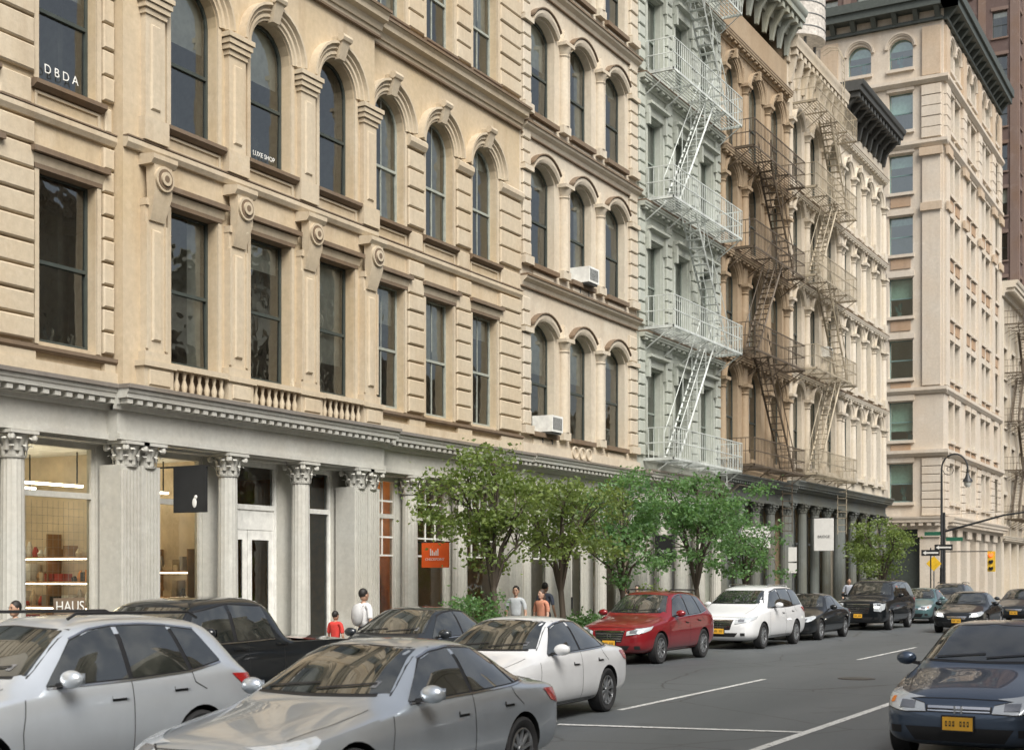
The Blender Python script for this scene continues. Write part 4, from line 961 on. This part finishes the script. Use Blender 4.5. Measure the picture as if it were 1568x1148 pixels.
v['tl'] = ([(5.35, 1.02), (5.52, 1.0)], [(5.35, .75), (5.52, .75)]); v['seams'] = v['seams'][:2]+[[(3.78, .4), (3.8, 1.08)]]

def resample(line, n):
    P = [Vector((a, b)) for a, b in line]; d = [0]
    for a, b in zip(P[:-1], P[1:]): d.append(d[-1]+(b-a).length)
    out = []
    for i in range(n):
        t = d[-1]*i/(n-1); k = 0
        while k < len(P)-2 and d[k+1] < t: k += 1
        f = (t-d[k])/max(1e-6, d[k+1]-d[k]); out.append(P[k].lerp(P[k+1], f))
    return out
def patch(mb, bvh, proj, top, bot, mi, off=.005, n=12, m=5, mirror=(1,), L=5):
    for s in mirror:
        tp, bt = resample(top, n), resample(bot, n); grid = []
        for j in range(m):
            row = []
            for i in range(n):
                q = bt[i].lerp(tp[i], j/(m-1))
                if proj == 'side': o, d = Vector((2*s, q.x, q.y)), Vector((-s, 0, 0))
                elif proj == 'front': o, d = Vector((q.x*s, -2, q.y)), Vector((0, 1, 0))
                elif proj == 'rear': o, d = Vector((q.x*s, L+2, q.y)), Vector((0, -1, 0))
                else: o, d = Vector((q.x*s, q.y, 3)), Vector((0, 0, -1))
                h, nn, _, _ = bvh.ray_cast(o, d)
                if h is None: row.append(None); continue
                if nn.dot(d) > 0: nn = -nn
                row.append(tuple(h+nn*off))
            grid.append(row)
        idx = {}
        for j in range(m):
            for i in range(n):
                if grid[j][i] is not None: idx[(j, i)] = len(mb.v); mb.v.append(grid[j][i])
        for j in range(m-1):
            for i in range(n-1):
                ks = [(j, i), (j, i+1), (j+1, i+1), (j+1, i)]
                if all(k in idx for k in ks): mb.f.append([idx[k] for k in ks]); mb.m.append(mi)
def ribbon(mb, bvh, proj, path, w, mi, off=.003, n=14, mirror=(-1, 1), L=5):
    P = resample(path, n); A, B = [], []
    for i, p in enumerate(P):
        d = (P[min(i+1, n-1)]-P[max(i-1, 0)]).normalized(); q = Vector((-d.y, d.x))*w/2; A.append(tuple(p+q)); B.append(tuple(p-q))
    patch(mb, bvh, proj, A, B, mi, off, n, 2, mirror, L)

def car(name, kind, X, Y, pmat, rz=0, lit=False, plate=True, spokes=10):
    S = SPEC[kind]; L = S['L']; g = grp(name, (X, Y, 0.0), rz)
    rings = []
    for (y, zb, w, zh, wb, wt, zt) in S['st']:
        e = .045
        half = [(0, zb), (w*.8, zb), (w*.965, zb+.09), (w, zb+.45*(zh-zb)), (w*.985, zb+.80*(zh-zb)), (wb, zh), (wt, zt-e), (wt*.62, zt), (0, zt+.012)]
        rings.append([(a, y, b) for a, b in half]+[(-a, y, b) for a, b in half[-2:0:-1]])
    me = bpy.data.meshes.new('body'); k = len(rings[0]); vs = [p for r in rings for p in r]; fs = []
    for i in range(len(rings)-1):
        for j in range(k): fs.append((i*k+j, (i+1)*k+j, (i+1)*k+(j+1) % k, i*k+(j+1) % k))
    fs.append(tuple(range(k))); fs.append(tuple((len(rings)-1)*k+j for j in reversed(range(k))))
    me.from_pydata(vs, [], fs); me.update()
    cr = me.attributes.new('crease_edge', 'FLOAT', 'EDGE')
    for e in me.edges:
        a, b = e.vertices
        if a % k == b % k and a % k in (5, k-5): cr.data[e.index].value = .45
        elif a % k == b % k and a % k in (4, k-4): cr.data[e.index].value = .5
        elif a % k == b % k and a % k in (6, k-6): cr.data[e.index].value = .2
    for m_ in (pmat, TRM): me.materials.append(m_)
    body = bpy.data.objects.new('body', me); COL.objects.link(body)
    ss = body.modifiers.new('s', 'SUBSURF'); ss.levels = 2; ss.render_levels = 2
    dg = bpy.context.evaluated_depsgraph_get(); ev = body.evaluated_get(dg); m2 = bpy.data.meshes.new_from_object(ev)
    body.modifiers.clear(); body.data = m2
    bvh = BVHTree.FromPolygons([v_.co.copy() for v_ in m2.vertices], [tuple(p.vertices) for p in m2.polygons])
    r = S['r']; wmax = max(s[2] for s in S['st'])
    cut = MB()
    for ax in S['ax']:
        for s in (-1, 1):
            cut.loft([[(s*x, ax+(r+.05)*math.cos(2*pi*j/28), r+.0+(r+.05)*math.sin(2*pi*j/28)) for j in range(28)][::s] for x in (wmax-.28, wmax+.3)], 1)
    co_ = cut.obj('cut', [pmat, TRM])
    for oo in (co_, body):
        bm = bmesh.new(); bm.from_mesh(oo.data); bmesh.ops.recalc_face_normals(bm, faces=bm.faces); bm.to_mesh(oo.data); bm.free()
    bo = body.modifiers.new('b', 'BOOLEAN'); bo.operation = 'DIFFERENCE'; bo.object = co_; bo.solver = 'EXACT'
    dg = bpy.context.evaluated_depsgraph_get(); m3 = bpy.data.meshes.new_from_object(body.evaluated_get(dg))
    body.modifiers.clear(); body.data = m3; bpy.data.objects.remove(co_)
    m3.polygons.foreach_set('use_smooth', [True]*len(m3.polygons)); m3.set_sharp_from_angle(angle=math.radians(38))
    body.parent = g; body.location = (0, -L/2, 0)
    d = MB(); M = [CG, TRM, CHR, HLM, RED, PLT, pmat, HLON, INT, AMB]
    wt_, wb_ = S['ws']
    patch(d, bvh, 'front', [(a*1.035, b+.014) for a, b in wt_], [(a*1.03, b-.02) for a, b in wb_], 1, .003, 16, 6)
    patch(d, bvh, 'front', *S['ws'], 0, .007, 16, 6); patch(d, bvh, 'rear', *S['rw'], 0, .006, 12, 5, L=L)
    for (t, b) in S['sw']: patch(d, bvh, 'side', t, b, 0, .007, 12, 5, (-1, 1))
    sw = S['sw']; allt = [p for s_ in sw for p in s_[0]]; allb = [p for s_ in sw for p in s_[1]]
    patch(d, bvh, 'side', [(a, b+.014) for a, b in allt], [(a, b-.014) for a, b in allb], 1, .003, 26, 6, (-1, 1))
    ribbon(d, bvh, 'side', [(a, b-.02) for a, b in allb], .016, 2, .009, 20)
    ribbon(d, bvh, 'side', [(a, b+.02) for a, b in allt], .012, 2 if kind in ('sedan', 'suv') else 1, .007, 24)
    for s_ in S['seams']: ribbon(d, bvh, 'side', s_, .010, 1, .0025)
    for (a, b, z) in S['handles']:
        ribbon(d, bvh, 'side', [(a+.02, z-.012), (b-.02, z-.012)], .05, 1, .003, 5); ribbon(d, bvh, 'side', [(a, z), (b, z)], .028, 6 if kind != 'big_suv' else 2, .028, 5)
    patch(d, bvh, 'front', S['gr'][0], S['gr'][1], 1, .006, 12, 5); patch(d, bvh, 'front', S['lo'][0], S['lo'][1], 1, .006, 12, 4)
    (g0, g1), (g2, g3) = (S['gr'][0][0], S['gr'][0][-1]), (S['gr'][1][0], S['gr'][1][-1])
    ns = 2 if kind == 'civic' else 5
    for i in range(ns):
        t = (i+.5)/ns; x = abs(g2[0])+(abs(g0[0])-abs(g2[0]))*t; z = g2[1]+(g0[1]-g2[1])*t
        ribbon(d, bvh, 'front', [(-x+.02, z), (x-.02, z)], .012 if i < ns-1 else .024, 2, .014, 9, (1,))
    hl = S['hl']; patch(d, bvh, 'front', [(a, b+.012) for a, b in hl[0]], [(a, b-.012) for a, b in hl[1]], 1, .004, 9, 4, (-1, 1))
    patch(d, bvh, 'front', *hl, 3, .009, 9, 4, (-1, 1)); patch(d, bvh, 'side', *S['hls'], 3, .008, 9, 4, (-1, 1))
    cx = (hl[0][0][0]+hl[0][-1][0])/2; cz = (hl[0][1][1]+hl[1][1][1])/2 if len(hl[0]) > 2 else (hl[0][0][1]+hl[1][0][1])/2
    patch(d, bvh, 'front', [(cx-.09, cz+.035), (cx+.07, cz+.04)], [(cx-.09, cz-.035), (cx+.07, cz-.03)], 7 if lit else 8, .014, 6, 4, (-1, 1))
    if kind == 'civic': patch(d, bvh, 'front', [(hl[0][-1][0]-.04, hl[0][-1][1]-.05), (hl[0][-1][0]-.005, hl[0][-1][1]-.05)], [(hl[0][-1][0]-.04, hl[0][-1][1]-.1), (hl[0][-1][0], hl[0][-1][1]-.1)], 9, .013, 4, 3, (-1, 1))
    patch(d, bvh, 'side', *S['tl'], 4, .008, 9, 4, (-1, 1)); patch(d, bvh, 'rear', *S['tlr'], 4, .008, 9, 4, (-1, 1), L=L)
    zf = S['lo'][0][0][1]-.03; patch(d, bvh, 'front', [(.6, zf+.03), (.72, zf+.03)], [(.6, zf-.05), (.72, zf-.05)], 1, .006, 5, 3, (-1, 1))
    ribbon(d, bvh, 'top', [(.60, .42), (.68, .9), (.70, 1.38)], .008, 1, .003, 12)
    ribbon(d, bvh, 'front', [(-.7, S['gr'][0][0][1]+.06), (0, S['gr'][0][0][1]+.075), (.7, S['gr'][0][0][1]+.06)], .008, 1, .003, 16, (1,))
    ribbon(d, bvh, 'side', [(S['ax'][0]+r+.12, S['st'][3][1]+.07), (S['ax'][1]-r-.12, S['st'][3][1]+.07)], .07, 1, .006)
    ring_n = 26
    for ax in S['ax']:
        for s in (-1, 1):
            prof = [(.17, r*.62), (.205, r*.72), (.215, r*.9), (.195, r*.985), (.15, r), (.05, r), (.0, r*.97), (-.01, r*.7), (0, r*.55)]
            xo = wmax-.235
            cyl = lambda a, b, n_: [(s*(xo+a), ax+b*math.cos(2*pi*j/n_), r+b*math.sin(2*pi*j/n_)) for j in range(n_)]
            w_ = MB()
            w_.loft([cyl(a, b, ring_n) for a, b in prof], 0)
            w_.loft([cyl(a, b, ring_n) for a, b in ((.1, r*.66), (.2, r*.66), (.205, r*.62), (.12, r*.6))], 1, cap=False)
            w_.loft([cyl(a, b, ring_n) for a, b in ((.08, r*.6), (.09, r*.6))], 2)
            w_.loft([cyl(a, b, 12) for a, b in ((.1, r*.16), (.19, r*.15), (.195, r*.1))], 1)
            for q in range(spokes):
                an = 2*pi*q/spokes+.2; cy, sy = math.cos(an), math.sin(an); tw = .02
                pts = []
                for (rad, xx) in ((r*.12, .185), (r*.63, .195)):
                    pts.append([(s*(xo+xx-.03), ax+rad*cy-tw*sy, r+rad*sy+tw*cy), (s*(xo+xx), ax+rad*cy-tw*.7*sy, r+rad*sy+tw*.7*cy), (s*(xo+xx), ax+rad*cy+tw*.7*sy, r+rad*sy-tw*.7*cy), (s*(xo+xx-.03), ax+rad*cy+tw*sy, r+rad*sy-tw*cy)])
                w_.loft(pts, 1)
            wo = w_.obj('wheel', [TYRE, RIM, TRM], g, 40); wo.location = (0, -L/2, 0)
    my, mz = S['mir']
    for s in (-1, 1):
        d.ell((s*(wmax+.08), my, mz+.03), (.12, .075, .08), 6, 18, 12); d.loft([[(s*(wmax-.08), my-.03, mz-.05), (s*(wmax-.08), my+.05, mz-.05), (s*(wmax-.08), my+.05, mz-.01), (s*(wmax-.08), my-.03, mz-.01)],
            [(s*(wmax+.04), my-.03, mz-.03), (s*(wmax+.04), my+.03, mz-.03), (s*(wmax+.04), my+.03, mz), (s*(wmax+.04), my-.03, mz)]], 1)
        d.face([(s*(wmax), my+.073, mz-.03), (s*(wmax+.17), my+.073, mz-.02), (s*(wmax+.17), my+.073, mz+.08), (s*(wmax), my+.073, mz+.08)], 2)
    zp = S['lo'][0][0][1]+.045
    if plate:
        h, nn, _, _ = bvh.ray_cast(Vector((0, -2, zp)), Vector((0, 1, 0))); yy = h.y if h else 0
        d.box(-.17, .17, yy-.035, yy+.02, zp-.085, zp+.085, 1); d.box(-.155, .155, yy-.04, yy-.0352, zp-.07, zp+.07, 5)
        for i in range(7):
            if i != 3: x = -.115+i*.037; d.box(x-.010, x+.010, yy-.043, yy-.0402, zp-.028, zp+.028, 1); d.box(x-.004, x+.004, yy-.0445, yy-.0432, zp-.012, zp+.014, 5)
    ze = (S['gr'][0][0][1]+S['gr'][1][0][1])/2; h, nn, _, _ = bvh.ray_cast(Vector((0, -2, ze)), Vector((0, 1, 0)))
    if h:
        for s in (-1, 1): d.box(s*.035-.01, s*.035+.01, h.y-.03, h.y-.016, ze-.04, ze+.04, 2)
        d.box(-.025, .025, h.y-.029, h.y-.017, ze-.008, ze+.008, 2)
    wz = S['ws'][1][0][1]+.02
    ribbon(d, bvh, 'front', [(-.55, wz), (.0, wz+.045)], .014, 1, .018, 8, (1,)); ribbon(d, bvh, 'front', [(.02, wz), (.55, wz+.05)], .014, 1, .018, 8, (1,))
    patch(d, bvh, 'front', [(.52, wz+.07), (.57, wz+.07)], [(.52, wz+.02), (.57, wz+.02)], 8, .010, 3, 3, (1,))
    if kind in ('suv', 'van', 'big_suv'):
        for s in (-1, 1): d.tube([(s*.56, L*.48, S['st'][8][6]-.02), (s*.57, L*.5, S['st'][8][6]+.03), (s*.57, L*.82, S['st'][8][6]+.01), (s*.56, L*.85, S['st'][8][6]-.05)], .016, 6, 2 if kind == 'van' else 1)
    else:
        d.ell((0, L*.72, S['st'][10][6]-.0), (.02, .08, .05), 6)
    fo = d.obj('fittings', M, g, 40); fo.location = (0, -L/2, 0)
    return g

SILV = paint('paint_silver', (.60, .65, .70), .7, .28); WHT = paint('paint_white', (.78, .79, .80), 0, .35); REDP = paint('paint_red', (.24, .008, .014), .2, .3, .1); BLKP = paint('paint_black', (.010, .012, .014), 0, .3, .06, .1)
NAVY = paint('paint_dark_blue', (.07, .10, .15), .6, .3, .1); CHAR = paint('paint_charcoal', (.03, .036, .042), .3, .3, .08, .2); SILW = paint('paint_silver_pale', (.70, .745, .79), .55, .28); TEALP = paint('paint_teal', (.10, .19, .20), .3, .3)
car('silver_sedan', 'sedan', -7.3, 10.5, SILV)
car('silver_suv', 'suv', -10.15, 9.1, SILW)
car('white_sedan', 'sedan', -9.5, 17.3, WHT, math.radians(1.5))
car('dark_blue_sedan', 'civic', -2.85, 17.3, NAVY, math.radians(-.5))
car('red_suv', 'suv', -13.15, 30.8, REDP)
car('white_minivan', 'van', -13.2, 38.3, WHT)
car('black_sedan', 'sedan', -13.15, 43.9, BLKP)
car('black_large_suv', 'big_suv', -13.2, 53.0, BLKP, lit=True)
car('teal_sedan', 'civic', -13.15, 60.8, TEALP)
car('black_sedan', 'sedan', -9.5, 51.8, BLKP, lit=True)
car('black_sedan', 'sedan', -9.4, 63.5, CHAR)
car('black_pickup_truck', 'pickup', -13.15, 14.5, BLKP)
car('dark_parked_sedan', 'civic', -13.15, 20.2, CHAR)
car('grey_suv', 'suv', -13.15, 67.0, CHAR)

# ------------------------------------------------------------------ street furniture & signs
ORG = simple('sign_orange', (.80, .12, .02), .5, var=.04); SGW = simple('sign_white', (.75, .74, .7), .5, var=.05)
def blade_sign(name, y, z0, z1, w0, w1, mat, txt=None, tm=SGW, ts=.12):
    g = grp(name); m = MB(TS); m.box(y-.025, y+.025, z0, z1, w0, w1, 0); m.box(y-.012, y+.012, z1, z1+.03, -.05, w1+.05, 1); m.box(y-.012, y+.012, z1-.1, z1+.1, -.06, -.03, 1)
    m.obj('panel', [mat, BLACK], g)
    if txt: text(g, txt, (FX+(w0+w1)/2, y-.03, (z0+z1)/2-.1), (pi/2, 0, 0), ts, tm)
    return g
g = blade_sign('orange_shop_sign', 27.2, 2.22, 2.80, .12, .85, ORG, 'CHECKPOINT', SGW, .085)
m = MB(TS)
for i in range(5): m.box(27.16, 27.172, 2.5, 2.52+.04*abs(2-i)+.06, .36+i*.05, .385+i*.05)
m.obj('logo', [SGW], g)
g = blade_sign('black_shop_sign', 18.5, 3.15, 3.95, .45, 1.2, BLACK, None)
m = MB(TS); m.ell((18.465, 3.32, .95), (.012, .09, .05)); m.ell((18.465, 3.42, .98), (.012, .035, .035)); m.obj('bird_logo', [SGW], g)
blade_sign('white_shop_sign', 49.2, 3.05, 3.85, .25, 1.35, SGW, 'ARTISTS', BLACK, .2)
blade_sign('shop_banner', 58.6, 3.1, 4.5, .25, 1.1, SGW, 'BRIDGE', BLACK, .16)
blade_sign('shop_banner', 41.0, 2.5, 3.3, .2, .8, BLACK, 'SOHO', SGW, .14)

def crook_lamp(x, y, h=8.0, ax=1.3):
    g = grp('street_lamp', (x, y, .12)); m = MB(lambda u, v, w: (u, w, v))
    m.lathe(0, 0, [(.26, 0), (.26, .25), (.2, .3), (.17, .9), (.2, .95), (.11, 1.05), (.09, 2.2), (.1, 2.25), (.07, 2.35), (.055, h-1.3)], 14)
    p = [(0, h-1.4, 0)]
    for i in range(13):
        t = pi*i/12; p.append((ax/2-ax/2*math.cos(t), h-1.0+.75*math.sin(t), 0))
    p.append((ax, h-1.25, 0)); m.tube(p, .045, 8)
    q = []
    for i in range(14):
        t = i/13*2.4*pi; rr_ = .32*(1-i/16); q.append((.38+rr_*math.cos(t+pi), h-1.05+rr_*math.sin(t+pi), 0))
    m.tube(q, .02, 6)
    m.lathe(ax, 0, [(.05, h-1.25), (.1, h-1.35), (.12, h-1.45), (.24, h-1.62), (.26, h-1.7)], 14); m.lathe(ax, 0, [(.2, h-1.7), (.18, h-1.85), (.08, h-1.98)], 12, 1)
    m.obj('crook_post_and_lantern', [BLACK, simple('lantern_glass', (.6, .6, .55), .2)], g, 40)
    return g
crook_lamp(-14.75, 72.9, 8.4)
g = grp('traffic_signal', (-14.85, 74.0, .12)); m = MB()
m.tube([(0, 0, 0), (0, 0, .4), (0, 0, 5.2)], [.14, .09, .07], 10); m.tube([(0, 0, 4.2), (3, 0, 5.0), (7.5, 0, 5.6)], [.06, .05, .04], 8); m.beam((0, 0, 5.1), (4, 0, 5.2), .012)
def head(m, x, y, z):
    m.box(x-.18, x+.18, y-.12, y+.12, z, z+1.05, 1)
    for i in range(3):
        c = (x, y-.13, z+.17+i*.35); m.tube([(c[0], c[1], c[2]), (c[0], c[1]-.03, c[2])], .11, 12, 3 if i == 2 else 2)
        m.tube([(c[0], c[1]-.0, c[2]+.1), (c[0], c[1]-.18, c[2]+.1)], .05, 6, 1)
head(m, 7.2, 0, 4.7); head(m, 2.4, -.1, 2.1)
m.box(0, 2.4, -.03, .03, 3.12, 3.17, 0)
m.box(-1.0, -.1, -.02, .02, 4.0, 4.2, 4); m.box(.1, .95, -.02, .02, 3.7, 3.9, 4)
m.obj('pole_arm_and_heads', [BLACK, simple('signal_yellow', (.65, .42, .04), .5), BLACK, emit('red_signal', (1, .06, .02), 6), simple('street_sign_green', (.02, .12, .07), .5)], g, 40)
def oneway(x, y, z, rz=0):
    g = grp('one_way_sign', (x, y, z), rz); m = MB(); m.box(-.45, .45, -.01, .01, 0, .3, 1)
    m.face([(-.38, -.013, .15), (-.22, -.013, .26), (-.22, -.013, .19), (.38, -.013, .19), (.38, -.013, .11), (-.22, -.013, .11), (-.22, -.013, .04)], 0)
    m.box(-.03, .03, .012, .05, -z+.12, .4, 1); m.obj('plate', [SGW, BLACK], g)
oneway(-14.45, 71.9, 3.3); oneway(-14.7, 70.0, 3.0)
g = grp('no_standing_sign', (-14.6, 47.0, .12)); m = MB(); m.tube([(0, 0, 0), (0, 0, 3)], .03, 6, 1); m.box(-.15, .15, -.04, -.031, 2.4, 2.9); m.box(-.15, .15, -.04, -.031, 2.0, 2.35); m.obj('pole_and_plates', [SGW, DKGREY], g)
g = grp('yellow_warning_sign', (-14.7, 70.8, .12)); m = MB(); m.tube([(0, 0, 0), (0, 0, 3)], .03, 6, 1); m.face([(-.38, -.04, 2.5), (0, -.04, 2.12), (.38, -.04, 2.5), (0, -.04, 2.88)]); m.obj('pole_and_plate', [simple('sign_yellow', (.8, .5, .03), .5), DKGREY], g)

# ------------------------------------------------------------------ people
def skinobj(name, vs, es, mat, parent, sub=2, root=0):
    me = bpy.data.meshes.new(name); me.from_pydata([v_[0] for v_ in vs], es, []); o = bpy.data.objects.new(name, me); COL.objects.link(o)
    me.materials.append(mat); o.modifiers.new('skin', 'SKIN')
    sv = me.skin_vertices[0].data
    for i, v_ in enumerate(vs):
        r = v_[1]; sv[i].radius = r if isinstance(r, tuple) else (r, r); sv[i].use_root = (i == root)
    s = o.modifiers.new('sub', 'SUBSURF'); s.levels = sub; s.render_levels = sub; o.modifiers['skin'].use_smooth_shade = True
    o.parent = parent; return o
def person(name, x, y, H, shirt, pants, skin, hair, rz=0, long=False, pack=None, z=.12, walk=.25):
    g = grp(name, (x, y, z), rz); k = H/1.75; g.scale = (k, k, k)
    sm = simple('shirt', shirt, .8); pm = simple('trousers', pants, .85); sk = simple('skin', skin, .55, var=.05); hm = simple('hair', hair, .6)
    a = walk
    vs = [((0, 0, .95), (.13, .10)), ((-.09, 0, .88), .085), ((-.10, -a*.5, .5), .062), ((-.10, -a*.7, .1), .045), ((.09, 0, .88), .085), ((.10, a*.3, .5), .062), ((.10, a*1.1, .13), .045), ((0, 0, 1.05), (.14, .095))]
    skinobj('trousers', vs, [(0, 1), (1, 2), (2, 3), (0, 4), (4, 5), (5, 6), (0, 7)], pm, g)
    for (sx, yy) in ((-.10, -a*.7), (.10, a*1.1)):
        skinobj('shoe', [((sx, yy+.05, .05), .045), ((sx, yy-.06, .045), .045), ((sx, yy-.17, .035), .032)], [(0, 1), (1, 2)], BLACK, g)
    vs = [((0, 0, 1.0), (.145, .10)), ((0, .01, 1.15), (.14, .10)), ((0, .01, 1.32), (.17, .11)), ((0, .01, 1.44), (.13, .085)), ((-.17, .01, 1.42), .06), ((-.22, .02, 1.28), .055), ((-.235, .03, 1.17), .052),
          ((.17, .01, 1.42), .06), ((.22, .0, 1.28), .055), ((.235, -.02, 1.17), .052)]
    skinobj('shirt', vs, [(0, 1), (1, 2), (2, 3), (3, 4), (4, 5), (5, 6), (3, 7), (7, 8), (8, 9)], sm, g)
    for s, fy in ((-1, .02), (1, -.05)):
        vs = [((s*.232, fy*.6, 1.2), .04), ((s*.25, fy+.01, 1.1), .036), ((s*.25, fy-.1, .92), .03), ((s*.245, fy-.13, .86), .026), ((s*.24, fy-.16, .80), (.02, .036))]
        skinobj('arm', vs, [(0, 1), (1, 2), (2, 3), (3, 4)], sk, g)
        for i in range(4):
            o = -.03+.02*i; ln = (.07, .08, .076, .06)[i]
            skinobj('finger', [((s*.24, fy-.155+o, .80), .0095), ((s*.238, fy-.16+o, .80-ln*.55), .009), ((s*.225, fy-.158+o, .80-ln), .007)], [(0, 1), (1, 2)], sk, g, 1)
        skinobj('thumb', [((s*.235, fy-.17, .83), .011), ((s*.222, fy-.2, .80), .01), ((s*.215, fy-.205, .77), .008)], [(0, 1), (1, 2)], sk, g, 1)
    skinobj('neck', [((0, .015, 1.42), .06), ((0, .01, 1.53), .05)], [(0, 1)], sk, g)
    h = MB(); h.ell((0, 0, 1.635), (.076, .096, .118), 0, 18, 14); h.ell((0, -.035, 1.565), (.05, .05, .045), 0, 12, 8)
    h.ell((0, -.1, 1.625), (.013, .02, .026), 0, 8, 6); h.ell((-.078, .005, 1.63), (.012, .02, .03), 0, 8, 6); h.ell((.078, .005, 1.63), (.012, .02, .03), 0, 8, 6)
    for s in (-1, 1): h.ell((s*.03, -.088, 1.65), (.011, .007, .007), 2, 8, 6); h.box(s*.03-.016, s*.03+.016, -.098, -.088, 1.668, 1.674, 1)
    h.ell((0, -.09, 1.585), (.022, .008, .006), 3, 8, 6)
    h.ell((0, .022, 1.672), (.085, .098, .106), 1, 18, 12)
    if long: h.ell((0, .06, 1.54), (.09, .06, .16), 1, 14, 10)
    h.obj('head', [sk, hm, BLACK, simple('lips', (.4, .15, .12), .5)], g, 60)
    if pack:
        b = MB(); b.ell((0, .17, 1.25), (.15, .1, .22), 0, 14, 10)
        for s in (-1, 1): b.tube([(s*.1, .1, 1.42), (s*.11, -.0, 1.49), (s*.11, -.11, 1.38), (s*.12, -.11, 1.2), (s*.14, .05, 1.08)], .018, 6)
        b.obj('backpack', [simple('bag', pack, .8)], g, 60)
DKH = (.015, .012, .01)
person('man_with_backpack', -14.7, 21.0, 1.66, (.78, .78, .78), (.05, .06, .1), (.42, .25, .17), DKH, rz=pi*.9, pack=(.5, .5, .5))
person('pedestrian_man', -15.2, 27.8, 1.66, (.45, .48, .5), (.08, .08, .1), (.42, .26, .18), DKH, rz=.3)
person('pedestrian_woman', -14.75, 28.2, 1.58, (.5, .22, .14), (.05, .05, .07), (.48, .3, .22), (.05, .03, .02), rz=-.2, long=True)
person('pedestrian_woman', -15.2, 34.0, 1.66, (.6, .6, .58), (.1, .1, .12), (.45, .28, .2), DKH, rz=.2, long=True)
person('child_in_red', -15.2, 20.8, 1.25, (.6, .05, .04), (.05, .05, .07), (.42, .25, .17), DKH, rz=pi)
person('pedestrian_man', -15.4, 13.5, 1.55, (.1, .1, .12), (.05, .05, .07), (.4, .24, .16), DKH, rz=.0)
person('pedestrian_man', -16.2, 31.2, 1.72, (.12, .14, .2), (.05, .05, .07), (.4, .24, .16), DKH, rz=pi)
person('pedestrian_woman', -16.0, 36.6, 1.62, (.35, .3, .28), (.05, .05, .07), (.45, .3, .22), DKH, rz=.1, long=True)
person('pedestrian_man', -15.6, 66.0, 1.78, (.08, .08, .1), (.05, .05, .07), (.4, .24, .16), DKH, rz=.0)
person('pedestrian_man', -15.3, 57.0, 1.78, (.3, .32, .36), (.05, .05, .07), (.4, .24, .16), DKH, rz=.4)

# ------------------------------------------------------------------ world, light, camera
w = bpy.data.worlds.new('World'); sc.world = w; w.use_nodes = True; nt = w.node_tree
bg = nt.nodes['Background']; sky = nt.nodes.new('ShaderNodeTexSky'); sky.sky_type = 'NISHITA'; sky.sun_disc = False
EL, AZ = math.radians(47), math.radians(126)
sky.sun_elevation = EL; sky.sun_rotation = AZ; sky.air_density = 1.0; sky.dust_density = 4.0; sky.ozone_density = 1.0
hs = nt.nodes.new('ShaderNodeHueSaturation'); hs.inputs['Saturation'].default_value = .45
nt.links.new(sky.outputs[0], hs.inputs['Color']); nt.links.new(hs.outputs[0], bg.inputs[0]); bg.inputs[1].default_value = .15
sl = bpy.data.lights.new('sun', 'SUN'); sl.energy = 4.5; sl.angle = math.radians(38); sl.color = (1, .965, .90)
so = bpy.data.objects.new('sun', sl); COL.objects.link(so)
S = Vector((math.cos(EL)*math.sin(AZ), math.cos(EL)*math.cos(AZ), math.sin(EL)))
so.rotation_euler = S.to_track_quat('Z', 'Y').to_euler(); so.location = (0, 0, 40)
cam = bpy.data.cameras.new('camera'); co = bpy.data.objects.new('camera', cam); COL.objects.link(co)
co.location = (0, 0, 2.05); co.rotation_euler = (pi/2, 0, math.atan(1156/2100)); cam.sensor_width = 36; cam.lens = 2100/1568*36; cam.shift_y = .195
cam.clip_end = 3000; cam.clip_start = .05
cam.dof.use_dof = True; cam.dof.focus_distance = 30; cam.dof.aperture_fstop = 2.4
sc.camera = co
sc.view_settings.view_transform = 'Standard'; sc.view_settings.look = 'None'; sc.view_settings.exposure = 0
